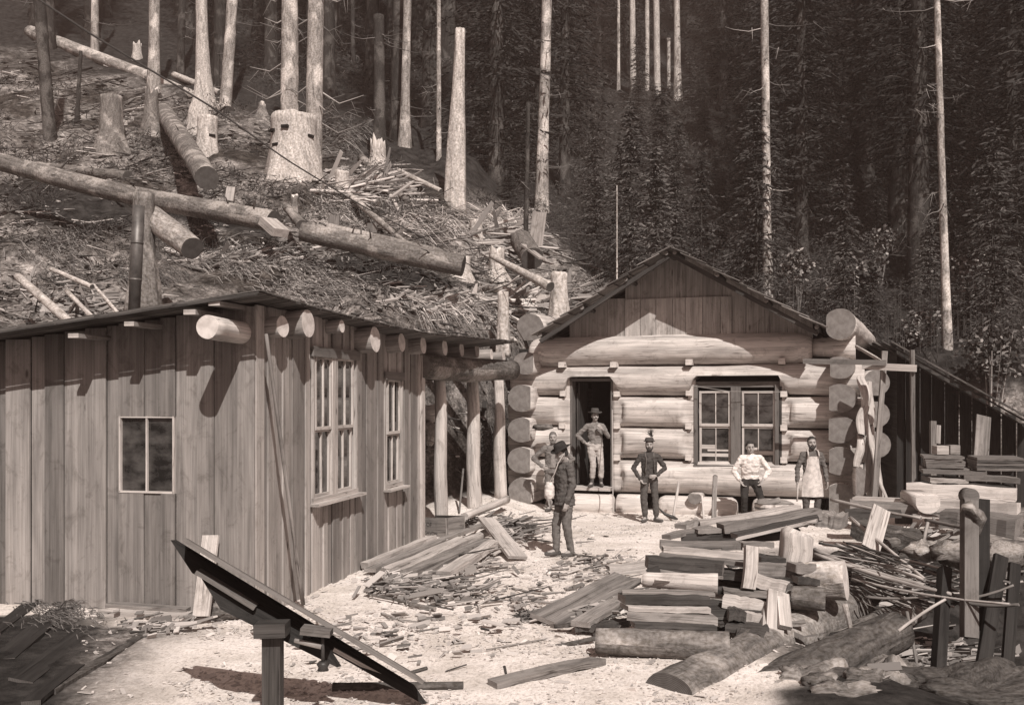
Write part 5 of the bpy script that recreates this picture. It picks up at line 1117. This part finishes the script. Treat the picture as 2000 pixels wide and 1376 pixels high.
# --- tools and tub before the cabin
ad=thing('pickaxe','pick lying with its pale handle leaning up against the foundation log','pick',tuple(P(1315,1012,20.6)))
mb=MB(); mb.tube([P(1315,1008,20.7),P(1326,941,21.15)],[.026,.03],n=8,tone=1); mb.build('handle',[M['sash']]*2,ad)
mb=MB(); mb.tube([P(1287,992,20.7),P(1298,1003,20.65),P(1315,1010,20.65),P(1323,1013,20.7)],[.012,.03,.04,.02],n=8,seg=8); mb.build('pick_head',[M['blackiron']]*2,ad)
mb=MB(); mb.beam(P(1394,1014,20.2),P(1397,930,20.9),.09,.04,up=Vector((0,-1,0)),tone=.4,seg=3,warp=.01); mb.tube([P(1397,931,20.92)+Vector((0,-.02,0)),P(1397,931,20.92)+Vector((0,.02,0))],[.05,.05],n=14,mc=0,tone=.4); one('paddle_board',mb,[M['plank'],M['plank']],'round-topped narrow board leaning on the cabin left of the seated-height man in white','board')
mb=MB(); mb.beam(P(1375,1016,20.2),P(1371,968,20.7),.035,.03,up=Vector((0,-1,0)),tone=.9); one('short_stake',mb,[M['pale'],M['plankend']],'short pale stake leaning beside the jutting joist end','stake')
tb=thing('wooden_tub','pale wooden tub with crumpled cloth on top beside the man in the white shirt','tub',tuple(P(1508,1012,19.3)))
mb=MB(); c=P(1508,1012,19.3); c.z=-.02; mb.tube([c,c+Z(.25),c+Z(.50)],[.27,.30,.33],n=28,seg=6,tone=1); mb.build('tub_body',[M['hewn'],M['plank']],tb)
mb=MB(); mb.tube([c+Z(.40),c+Z(.44)],[.327,.33],n=28,caps=False); mb.build('hoop',[M['iron']],tb)
mb=MB(); mb.ball(c+Z(.5),(.33,.33,.09),20,10,bump=.5,tone=.9); mb.build('crumpled_cloth',[M['plank']],tb)
mb=MB(); mb.tube([P(1198,1000,20.9),P(1197,960,21.2),P(1196,800,21.9)],[.012,.01,.008],n=6,seg=6,tone=.7); one('hanging_rope',mb,[M['litter']]*2,'thin rope hanging along the right side of the doorway','rope')
mb=MB(); mb.ball(P(1060,833,22.6)+Vector((0,-.15,0)),(.24,.08,.07),12,8,bump=.5,tone=.4); one('cloth_bundle',mb,[M['barkp']],'small bundle lying on a wall log left of the door','bundle')
o=brush(1018,1208,16,7,70,.25,-.2,(0,.1)).build('dead_sprig',[M['litter']]); tag(o,'dark tangled sprig lying alone in the middle of the yard','twigs',None,'stuff')
# --- chips all over the yard
mb=MB()
for _ in range(26000):
    Y=8*math.exp(random.random()**.9*math.log(24/8)); X=random.uniform(-.42,.40)*Y
    h=gh(X,Y)
    if Y-pw(X,YF)>0: continue
    dx=(X-6.6)/3.3; dy=(Y-11.6)/4.2
    if math.sqrt(dx*dx+dy*dy)<1.15 or nz(X*.5,Y*.5,77)+.4*nz(X*1.6,Y*1.6,78)<random.uniform(-.45,.35): continue
    if Y<10.6 and X>2.2+(Y-8.7)*.9: continue
    q=Vector((X,Y,0))-K
    if q.dot(KN)<.02 and q.dot(KO)<.05: continue
    if U0+F*X/Y<330 and random.random()<.85: continue
    a=random.random()*6.28; L=random.uniform(.012,.038)*(1+random.random()**10*4); d=Vector((math.cos(a),math.sin(a),random.gauss(0,.25))).normalized()
    c=Vector((X,Y,h+.008)); mb.beam(c-d*L/2,c+d*L/2,L*random.uniform(.25,.6),.006,up=Vector((random.gauss(0,.35),random.gauss(0,.35),1)),me=0,tone=random.random())
o=mb.build('wood_chips',[M['chip']]); tag(o,'pale hewing chips strewn thick over the yard','chips',None,'stuff')
mb=MB()
for (u,v,w,h,n,L) in ((770,1150,60,22,260,.3),(900,1110,60,40,120,.3),(1000,1040,45,25,260,.4),(900,1025,60,18,150,.4),(860,1160,60,25,120,.3),(1120,1200,60,30,60,.25),(1240,1180,40,25,70,.3),(1700,1150,80,30,250,.5),(1800,1060,70,20,200,.4),(1640,1250,60,30,140,.4),(1820,1290,110,40,260,.3),(1900,1150,70,60,160,.3),(300,1230,80,20,60,.2),(1000,1180,150,60,130,.2),(700,1250,200,50,90,.18),(1150,1120,80,40,120,.2)):
    for _ in range(n):
        c=G(random.gauss(u,w*.5),random.gauss(v,h*.5)); 
        q=c-K
        if q.dot(KN)<.05 and q.dot(KO)<.05: continue
        a=random.gauss(.15,.9); l=L*random.expovariate(1.6)+.05; d=Vector((math.cos(a),math.sin(a)*.8,random.uniform(0,.25))).normalized(); c=c+Z(.02+random.random()*.07)
        if random.random()<.3: mb.tube([c,c+d*l],[.014*random.uniform(.5,1.6),.006],n=4,caps=False,tone=random.random()*.9,smooth=False)
        else: mb.beam(c,c+d*l*.6,random.uniform(.02,.10),.015,me=0,tone=.3+random.random()*.7,up=Vector((random.gauss(0,.5),random.gauss(0,.5),1)))
o=mb.build('wood_scraps',[M['litter']]); tag(o,'broken sticks and scraps lying between the planks','scraps',None,'stuff')
# ---------------------------------------------------------------- people
M['skin']=plain('skin',.30,.6,.3,.08,20,.1); M['hair']=plain('dark_hair',.03,.7,.2,.4,60,.4); M['greyhair']=plain('greying_hair',.12,.7,.2,.4,60,.4)
def cloth(name,v,sc=14): return plain(name,v,.92,.1,.28,sc,.5)
V=Vector
def cap(mb,a,b,ra,rb,n=10):
    d=(b-a); L=d.length; pts=[];rr=[]
    for i,(t,k) in enumerate(((-1,.15),(-.75,.66),(-.35,.93),(0,1))): pts.append(a+d/L*ra*t); rr.append(ra*k)
    for t,k in ((.0,1),(.35,.93),(.75,.66),(1,.15)): pts.append(b+d/L*rb*t); rr.append(rb*k)
    pts[4]=b
    mb.tube(pts,rr,n=n)
def limb(mb,P_,r_):
    for i in range(len(P_)-1): cap(mb,P_[i],P_[i+1],r_[i],r_[i+1])
def loft(mb,rings,n=18):   # rings: (centre, rx vector, ry vector)
    i0=len(mb.v)
    for c,X,Y in rings:
        for j in range(n): a=2*math.pi*j/n; mb.v.append(c+X*math.cos(a)+Y*math.sin(a))
    N=len(rings)
    for i in range(N-1):
        for j in range(n): q=i0+i*n+j; q2=i0+i*n+(j+1)%n; mb.face((q,q2,q2+n,q+n),[(0,0)]*4,0,.5,True)
    mb.face(tuple(range(i0+n-1,i0-1,-1)),[(0,0)]*n,0,.5); mb.face(tuple(range(i0+(N-1)*n,i0+N*n)),[(0,0)]*n,0,.5)
def remesh(mb,name,mt,par,vox,wrinkle=0,wf=14,smooth=2,label=None):
    o=mb.build('tmp',[mt],par); bm=bmesh.new(); bm.from_mesh(o.data); bmesh.ops.recalc_face_normals(bm,faces=bm.faces); bm.to_mesh(o.data); bm.free()
    md=o.modifiers.new('r','REMESH'); md.mode='VOXEL'; md.voxel_size=vox; s=o.modifiers.new('s','SMOOTH'); s.iterations=smooth; s.factor=.5
    bpy.context.view_layer.update(); m2=bpy.data.meshes.new_from_object(o.evaluated_get(bpy.context.evaluated_depsgraph_get())); m2.name=name
    nrm=[v.normal.copy() for v in m2.vertices]
    if wrinkle:
        for v,n in zip(m2.vertices,nrm): p=v.co; v.co+=n*wrinkle*(noise.noise(V((p.x*wf,p.y*wf,p.z*wf*1.7)))+.5*noise.noise(V((p.x*wf*2.2,p.y*wf*2.2,p.z*wf*2.6))))
    m2.polygons.foreach_set('use_smooth',[True]*len(m2.polygons)); m2.materials.clear(); m2.materials.append(mt)
    o2=bpy.data.objects.new(name,m2); COL.objects.link(o2); o2.parent=o.parent; o2['_w']=par['_w']; om=o.data; bpy.data.objects.remove(o); bpy.data.meshes.remove(om)
    if label: o2['label']=label
    return o2
def hand(mb,w,d,side,palm,curl=.5):
    """w wrist, d direction of the hand, side: across the palm, palm: direction the palm faces"""
    d=d.normalized(); side=(side-d*side.dot(d)).normalized(); pn=(palm-d*palm.dot(d)-side*palm.dot(side)); pn=pn.normalized() if pn.length>.05 else d.cross(side)
    c=w+d*.045; loft(mb,[(w-d*.01,side*.024,pn*.018),(w+d*.03,side*.036,pn*.016),(w+d*.085,side*.040,pn*.014),(w+d*.095,side*.036,pn*.008)],12)
    for i,(o,L) in enumerate(((-.030,.070),(-.010,.080),(.010,.075),(.029,.058))):
        b=w+d*.085+side*o; k1=b+(d*math.cos(curl*.6)+pn*math.sin(curl*.6))*L*.5; k2=k1+(d*math.cos(curl*1.6)+pn*math.sin(curl*1.6))*L*.5; limb(mb,[b,k1,k2],[.0095,.009,.0075])
    t=w+d*.02-side*.028; t1=t+(d*.6-side*.7+pn*.3).normalized()*.045; limb(mb,[t,t1,t1+(d*.9+pn*.4).normalized()*.035],[.012,.011,.009])
def person(label,base,face,J,wear,scale=1.0):
    """J: joints in a frame with x = the person's left when facing the camera is +x in the picture; forward = -y; z up; base = ground point, face = turn about z"""
    rt=thing('person',label,'person',tuple(base)); rm=Matrix.Rotation(face,3,'Z')
    T=lambda p: V(base)+rm@(V(p)*scale); D=lambda p: rm@V(p)
    S_=scale; j={k:T(p) for k,p in J.items()}; sk=MB(); h=j['head']; hd=D(J.get('look',(0,-1,0)) if False else wear.get('look',(0,-1,0))).normalized(); up=V((0,0,1)); hd_up=(up+hd*wear.get('nod',0)).normalized(); hx=hd.cross(hd_up).normalized(); hu=hx.cross(hd).normalized()
    def hp(x,y,z): return h+(hx*x+hd*y+hu*z)*S_
    # head: skull, jaw, brow, nose, lips, ears
    loft(sk,[(hp(0,-.01,-.095),hx*.038*S_,hd*.05*S_),(hp(0,.02,-.09),hx*.05*S_,hd*.055*S_),(hp(0,.015,-.06),hx*.062*S_,hd*.075*S_),(hp(0,.0,-.02),hx*.070*S_,hd*.088*S_),(hp(0,-.005,.03),hx*.076*S_,hd*.096*S_),(hp(0,-.01,.07),hx*.070*S_,hd*.088*S_),(hp(0,-.015,.10),hx*.050*S_,hd*.064*S_),(hp(0,-.015,.118),hx*.02*S_,hd*.03*S_)],20)
    cap(sk,hp(0,.088,.012),hp(0,.108,-.030),.010*S_,.015*S_); cap(sk,hp(-.03,.082,.022),hp(.03,.082,.022),.011*S_,.011*S_); cap(sk,hp(-.018,.076,-.062),hp(.018,.076,-.062),.010*S_,.010*S_); sk.ball(hp(0,.062,-.088),.024*S_)
    for s in (-1,1): sk.ball(hp(s*.078,-.012,-.01),(.010*S_,.018*S_,.030*S_)); sk.ball(hp(s*.045,.06,-.028),.02*S_)
    cap(sk,j['neck'],hp(0,-.02,-.07),.056*S_,.052*S_)
    # trunk and limbs under the clothes: one continuous body
    sx=D(wear.get('shx',(1,0,0)));
    ch,pv=j['chest'],j['pelvis']
    loft(sk,[(pv-up*.05,sx*.13*S_,D((0,1,0))*.09*S_),(pv.lerp(ch,.4),sx*.12*S_,D((0,1,0))*.09*S_),(ch,sx*.14*S_,D((0,1,0))*.10*S_),(j['neck']-up*.05,sx*.10*S_,D((0,1,0))*.06*S_)])
    for s in 'LR':
        limb(sk,[j['sh'+s],j['el'+s],j['wr'+s]],[.042*S_,.036*S_,.025*S_]); limb(sk,[j['hip'+s],j['kn'+s],j['an'+s]],[.07*S_,.05*S_,.035*S_]); cap(sk,j['an'+s],j['to'+s],.035*S_,.03*S_)
        hdv=D(wear['hand'+s][0]); hand(sk,j['wr'+s],hdv,D(wear['hand'+s][1]),D(wear['hand'+s][2]),wear['hand'+s][3])
    remesh(sk,'body',M['skin'],rt,.0065,smooth=1)
    # eyes and brows
    for s in (-1,1):
        e=MB(); e.ball(hp(s*.029,.081,.0),(.012*S_,.006*S_,.006*S_),8,6); e.build('eye',[M['hair']],rt)
        e=MB(); cap(e,hp(s*.014,.094,.024),hp(s*.046,.080,.022),.006*S_,.004*S_,6); e.build('eyebrow',[wear.get('hairm',M['hair'])],rt)
    # shirt
    rr=wear.get('rt',(.20,.125)); b=wear.get('bulk',1.)
    yx=D((0,1,0))
    mb=MB(); belt=pv+up*.06*S_
    hem=wear.get('hem',0)
    R_=[(belt-up*(.02+hem)*S_,sx*(.165+.02*(hem>0))*b*S_,yx*(.118+.02*(hem>0))*b*S_),(belt+up*.06*S_,sx*.16*b*S_,yx*.112*b*S_),(pv.lerp(ch,.55),sx*.168*b*S_,yx*.115*b*S_),(ch,sx*.170*b*S_,yx*.118*b*S_),(ch+(j['neck']-ch)*.55,sx*.160*b*S_,yx*.10*b*S_),(ch+(j['neck']-ch)*.8,sx*.115*S_,yx*.085*S_),(j['neck']-up*.035*S_,sx*.10*S_,yx*.075*S_),(j['neck']+up*.01*S_,sx*.062*S_,yx*.062*S_)]
    loft(mb,R_)
    for s in 'LR':
        e,w=j['el'+s],j['wr'+s]; cu=e.lerp(w,wear.get('sleeve',.93)); limb(mb,[j['sh'+s],e,cu],[.060*b*S_,.050*b*S_,.040*b*S_]); mb.ball(j['sh'+s]-up*.01,.064*b*S_); cap(mb,j['neck']-up*.045*S_,j['sh'+s],.05*S_,.055*S_)
    remesh(mb,wear.get('topname','shirt'),wear['top'],rt,.010,.016,wf=13)
    mb=MB()
    loft(mb,[(pv-up*.10*S_,sx*.15*S_,yx*.11*S_),(pv,sx*.172*S_,yx*.125*S_),(belt+up*.02*S_,sx*.158*S_,yx*.113*S_)])
    tk=wear.get('tuck',1.0)
    for s in 'LR':
        k,a=j['kn'+s],j['an'+s]; en=k.lerp(a,tk); limb(mb,[j['hip'+s],k,en],[.096*S_,.072*S_,(.056 if tk>.9 else .068)*S_])
    remesh(mb,'trousers',wear['legs'],rt,.011,.011,wf=11)
    for s in 'LR':
        mb=MB(); a,t=j['an'+s],j['to'+s]; k=j['kn'+s]; cap(mb,a.lerp(k,.42),a,.050*S_,.044*S_); d=(t-a); d.z=0; d=d.normalized(); he=a-d*.04*S_; he.z=V(base).z+.05*S_+(a.z-(V(base).z+.09*S_)); t2=t.copy()
        cap(mb,he,t2,.042*S_,.036*S_); cap(mb,he.lerp(t2,.4),t2,.046*S_,.036*S_); remesh(mb,'boot',wear.get('boots',M['bootm']),rt,.010,.004)
    # hair, beard, moustache
    hm=wear.get('hairm',M['hair'])
    mb=MB(); loft(mb,[(hp(0,-.045,-.05),hx*.066*S_,hd*.05*S_),(hp(0,-.03,.0),hx*.081*S_,hd*.075*S_),(hp(0,-.02,.045),hx*.083*S_,hd*.090*S_),(hp(0,-.014,.085),hx*.074*S_,hd*.090*S_),(hp(0,-.014,.115),hx*.054*S_,hd*.07*S_),(hp(0,-.014,.132),hx*.022*S_,hd*.03*S_)]); remesh(mb,'hair',hm,rt,.009,.006,30)
    fc=wear.get('facial','moustache')
    if fc in('moustache','beard'):
        mb=MB(); 
        for s in (-1,1): limb(mb,[hp(0,.092,-.048),hp(s*.02,.088,-.052),hp(s*.038,.072,-.066)],[.010*S_,.010*S_,.005*S_])
        remesh(mb,'moustache',hm,rt,.006,.003,40)
    if fc=='beard':
        mb=MB(); mb.ball(hp(0,.058,-.095),(.045*S_,.034*S_,.045*S_)); 
        for s in (-1,1): limb(mb,[hp(s*.066,.01,-.03),hp(s*.058,.04,-.07),hp(s*.02,.064,-.105)],[.012*S_,.02*S_,.028*S_])
        remesh(mb,'beard',hm,rt,.008,.007,30)
    if wear.get('hat'):
        hm_,bw,ch_,tilt=wear['hat']; mb=MB(); o=hp(0,-.012,.07)
        ax=(hu+hd*tilt).normalized(); hx2=hx; hy2=ax.cross(hx).normalized()
        n=26; i0=len(mb.v); prof=[(.075,.004),(.098,.0),(.105+bw*.6,.004),(.105+bw,.014),(.105+bw,.020),(.105+bw*.6,.012),(.096,.012),(.092,.05),(.086,ch_*.8),(.07,ch_),(.04,ch_-.012),(.0,ch_-.02)]
        for (r,z) in prof:
            for q in range(n): a=2*math.pi*q/n; mb.v.append(o+(hx2*math.cos(a)*r+hy2*math.sin(a)*r*1.12+ax*(z+.012*math.sin(2*a+.6)*(r>.12)))*S_)
        for i in range(len(prof)-1):
            for q in range(n): A=i0+i*n+q;B=i0+i*n+(q+1)%n; mb.face((A,B,B+n,A+n),[(0,0)]*4,0,.5,True)
        ho=mb.build('hat',[hm_],rt)
        if wear.get('feather'):
            fb=MB()
            for k in range(60): q=hp(-.05+random.gauss(0,.01),0,.16+k*.0022); fb.tube([q,q+V((random.gauss(-.03,.04),random.gauss(0,.03),random.uniform(.02,.08)))],[.006,.002],n=3,caps=False,tone=random.uniform(0,.3))
            fb.build('feather',[M['litter']],ho)
    return rt,j,hp
M['bootm']=plain('worn_boot_leather',.07,.75,.3,.4,12)
def std(sep=.11,toeout=.06):
    J=dict(pelvis=(0,0,.93),chest=(0,0,1.28),neck=(0,0,1.47),head=(0,-.015,1.615))
    for s,n in ((-1,'L'),(1,'R')):
        J['sh'+n]=(s*.172,0,1.385); J['el'+n]=(s*.24,.0,1.12); J['wr'+n]=(s*.25,-.05,.87); J['hip'+n]=(s*.09,0,.90); J['kn'+n]=(s*(.09+sep*.3),-.02,.49); J['an'+n]=(s*sep,.02,.09); J['to'+n]=(s*(sep+toeout),-.16,.045)
    return J
dn=(0,0,-1)
HD=lambda s:((0,-.1,-1),(0,-1,0),(-s,0,0),.5)
# man in the doorway (L = picture left)
J=std(.06); J.update(pelvis=(.02,0,.93),elL=(-.40,.02,1.16),wrL=(-.20,-.06,.98),elR=(.30,-.04,1.14),wrR=(.12,-.24,1.33),anL=(-.08,-.06,.09),toL=(-.16,-.22,.045),anR=(.14,.02,.09),toR=(.15,-.16,.045),knR=(.13,-.06,.5),knL=(-.05,-.08,.5),head=(.0,-.03,1.61))
p,_=cabUV(1162,945,-.28); b=C3(p,-.28,FL+.0)
person('man in brimmed hat and light trousers standing in the cabin doorway, hand at chest',tuple(b),.05,J,dict(top=cloth('grey_flannel',.17),legs=cloth('light_canvas',.36,4),hat=(cloth('brown_felt_hat',.07),.055,.11,.05),handL=((.9,-.2,-.3),(0,0,-1),(0,1,0),.6),handR=((-.6,-.3,.7),(0,0,1),(0,1,0),1.2),tuck=.62,look=(.12,-1,.02),facial='moustache',sleeve=.8),scale=.97)
# bearded man behind, hands on hips
J=std(.08); J.update(elL=(-.43,.02,1.15),wrL=(-.22,-.05,.98),elR=(.43,.02,1.15),wrR=(.22,-.05,.98))
b=P(1080,1000,22.0); b.z=gh(b.x,b.y)
rt,j,hp=person('grey bearded man in open jacket, hands on hips, half hidden behind the bag carrier',tuple(b),-.1,J,dict(top=cloth('grey_jacket',.15),topname='jacket',hem=.12,bulk=1.06,legs=cloth('grey_trousers',.13),handL=((.8,-.5,-.4),(0,0,-1),(0,1,0),.5),handR=((-.8,-.5,-.4),(0,0,1),(0,1,0),.5),hairm=M['greyhair'],facial='beard',look=(.05,-1,-.02)),scale=.985)
mb=MB(); loft(mb,[(j['pelvis']+V((0,-.10,.03)),V((.075,0,0)),V((0,.06,0))),(j['chest']+V((0,-.09,-.1)),V((.07,0,0)),V((0,.06,0))),(j['neck']+V((0,-.06,-.10)),V((.035,0,0)),V((0,.03,0)))]); remesh(mb,'vest',cloth('light_vest',.2),rt,.01,.004)
# man with bag, three-quarter back, facing left
J=std(.07); J.update(head=(.03,-.07,1.60),elR=(.24,.02,1.13),wrR=(.25,-.10,.86),elL=(-.25,.0,1.13),wrL=(-.22,-.16,.90),chest=(0,.0,1.27),anL=(-.09,-.10,.09),toL=(-.10,-.27,.045),anR=(.10,.06,.09),toR=(.15,-.11,.045),knL=(-.10,-.10,.5))
b=P(1103,1086,15.95); b.z=gh(b.x,b.y)
rt,j,hp=person('man in dark hat and long coat in mid-yard, white bag slung at his side',tuple(b),-1.15-math.pi*.0,J,dict(top=cloth('dark_coat',.085),topname='coat',hem=.16,bulk=1.12,legs=cloth('worn_grey_trousers',.12),hat=(cloth('black_felt_hat',.03),.05,.115,.16),handL=((-.1,-.3,-1),(0,-1,0),(1,0,0),.8),handR=((.0,-.2,-1),(0,-1,0),(-1,0,0),.8),look=(-.1,-1,-.28),facial='none',nod=-.1),scale=1.0)
c=V(base:=tuple(b)); bc=P(1073,957,15.75)
mb=MB(); loft(mb,[(bc+Z(.13),V((.05,0,0)),V((0,.05,0))),(bc+Z(.06),V((.075,0,0)),V((0,.09,0))),(bc+Z(-.06),V((.085,0,0)),V((0,.12,0))),(bc+Z(-.13),V((.07,0,0)),V((0,.10,0)))]); bag=remesh(mb,'tmpbag',cloth('white_bag_cloth',.5),rt,.011,.01)
wm=Matrix.Translation(V(rt['_w'])); bag.parent=None; bag.data.transform(wm); bag.name='cloth_bag'; rebase(bag,tuple(bc-Z(.14))); tag(bag,'small white cloth bag hanging at the left side of the coated man','bag')
mb=MB(); mb.tube([bc+Z(.11),P(1083,925,15.72),P(1090,905,15.74),P(1103,884,15.85)],[.014]*4,n=6,seg=10,shape=lambda l,x,y:(x*1.6,y*.6)); o=mb.build('strap',[M['sash']]*2,bag)
# feathered hat man
J=std(.11); J.update(elL=(-.33,.04,1.13),wrL=(-.20,-.10,.90),elR=(.34,.03,1.13),wrR=(.10,-.20,.98),anL=(-.08,-.0,.09),toL=(-.17,-.16,.045),anR=(.15,.0,.09),toR=(.24,-.14,.045))
b=P(1268,1019,20.45); b.z=gh(b.x,b.y)
rt,j,hp=person('man in dark shirt and braces with a tufted cap, standing right of the door',tuple(b),.05,J,dict(top=cloth('dark_shirt',.055),legs=cloth('dark_trousers',.075),hat=(cloth('small_cap',.06),.015,.085,-.05),feather=True,handL=((.5,-.3,-.8),(0,-.5,-.3),(1,0,0),.9),handR=((-.9,-.1,-.1),(0,0,1),(0,1,0),.9),tuck=.75,facial='beard',look=(-.15,-1,0)),scale=.955)
for s in 'LR':
    mb=MB(); a=j['sh'+s].lerp(j['neck'],.45)+Z(.05); mb.tube([a,j['chest'].lerp(j['sh'+s],.45)+V((0,-.13,0)),j['pelvis']+V(((.09 if s=='R' else -.09),-.13,.08))],[.012]*3,n=6,seg=6); mb.build('brace_strap',[M['barkp']]*2,rt)
# white shirt man, hands on hips, knees bent against the wall log
J=std(.12); J.update(pelvis=(0,.06,.80),chest=(0,.0,1.14),neck=(0,-.02,1.33),head=(-.02,-.05,1.475),shL=(-.185,-.01,1.26),shR=(.185,-.01,1.26),elL=(-.33,.02,1.0),wrL=(-.22,-.08,.80),elR=(.38,.02,1.0),wrR=(.22,-.10,.82),hipL=(-.10,.05,.78),hipR=(.10,.05,.78),knL=(-.17,-.20,.47),anL=(-.15,-.10,.09),toL=(-.22,-.26,.045),knR=(.16,-.22,.47),anR=(.14,-.10,.09),toR=(.22,-.26,.045))
b=P(1466,1012,20.45); b.z=gh(b.x,b.y)
person('bareheaded man in white shirt, hands on hips, leaning back beside the tub',tuple(b),.0,J,dict(top=cloth('white_shirt',.62),legs=cloth('black_trousers',.03),handL=((.5,-.3,-.8),(0,-.5,-.4),(1,0,0),.5),handR=((-.5,-.3,-.8),(0,-.5,-.4),(-1,0,0),.5),facial='none',look=(.0,-1,-.05),bulk=1.1,sleeve=.75),scale=1.0)
# apron man
J=std(.09); b=P(1585,1022,19.6); b.z=gh(b.x,b.y)
J.update(elL=(-.27,.02,1.12),wrL=(-.30,-.06,.86),elR=(.27,.02,1.12),wrR=(.29,-.06,.86))
rt,j,hp=person('bearded man in a white bib apron standing at the right cabin corner',tuple(b),.05,J,dict(top=cloth('grey_woollen_shirt',.11),legs=cloth('brown_trousers',.08),handL=HD(-1),handR=HD(1),facial='beard',look=(-.12,-1,.04),sleeve=.9),scale=.985)
mb=MB(); nr=[]; 
for z,w,y in ((.58,.215,-.165),(.7,.21,-.165),(.85,.195,-.155),(.98,.18,-.140),(1.06,.15,-.145),(1.2,.12,-.150),(1.36,.11,-.140)):
    nr.append((z,w,y))
n=11
for side in (0,1):
    for z,w,y in nr:
        for k in range(n):
            t=(k/(n-1)-.5)*2; mb.v.append(V(b)+V((t*w,y+.10*t*t*(w/.2)+.012*math.sin(t*7+z*9)*(z<1)-(.012 if side else 0),z))*.985)
m_=len(nr)*n
for i in range(len(nr)-1):
    for k in range(n-1):
        q=i*n+k; mb.face((q,q+n,q+n+1,q+1),[(0,0)]*4,0,.5,True); mb.face((m_+q,m_+q+1,m_+q+n+1,m_+q+n),[(0,0)]*4,0,.5,True)
mb.build('apron',[cloth('apron_cloth',.50)],rt)
for s in (-1,1):
    mb=MB(); mb.tube([V(b)+V((s*.10,-.15,1.34)),V(b)+V((s*.10,-.10,1.44)),V(b)+V((s*.085,.0,1.455))],[.016]*3,n=6,seg=5); mb.build('apron_strap',[M['sash']]*2,rt)
mb=MB(); w_=j['wrL']; mb.tube([w_+Vector((.0,-.05,-.04)),w_+Vector((-.03,-.09,-.36))],[.014,.016],n=7); one('stick',mb,[M['sash']]*2,'pale short stick held in the hand of the apron man','stick')
# ---------------------------------------------------------------- thin air volume added to lift the blacks
zs_=[c_[2] for c_ in vs]; mb=MB(); x0,x1,y0,y1,z0,z1=-290,290,-70,260,min(zs_)-1,max(zs_)+45
i0=mb.add([(x,y,z) for z in (z0,z1) for y in (y0,y1) for x in (x0,x1)])
for f_ in ((0,2,3,1),(4,5,7,6),(0,1,5,4),(1,3,7,5),(3,2,6,7),(2,0,4,6)): mb.face(tuple(i0+k for k in f_),[(0,0)]*4)
hz=bpy.data.materials.new('black_lift_haze'); hz.use_nodes=True; nt=hz.node_tree; nt.nodes.clear(); ou=nt.nodes.new('ShaderNodeOutputMaterial'); pvn=nt.nodes.new('ShaderNodeVolumePrincipled')
pvn.inputs['Color'].default_value=(.95,.72,.64,1); pvn.inputs['Density'].default_value=.0010; pvn.inputs['Anisotropy'].default_value=0
nt.links.new(pvn.outputs[0],ou.inputs['Volume'])
o=mb.build('added_haze',[hz]); o['kind']='stuff'; tag(o,'thin haze volume added over yard and wooded slope to lift the blacks','added_haze',None,'stuff')
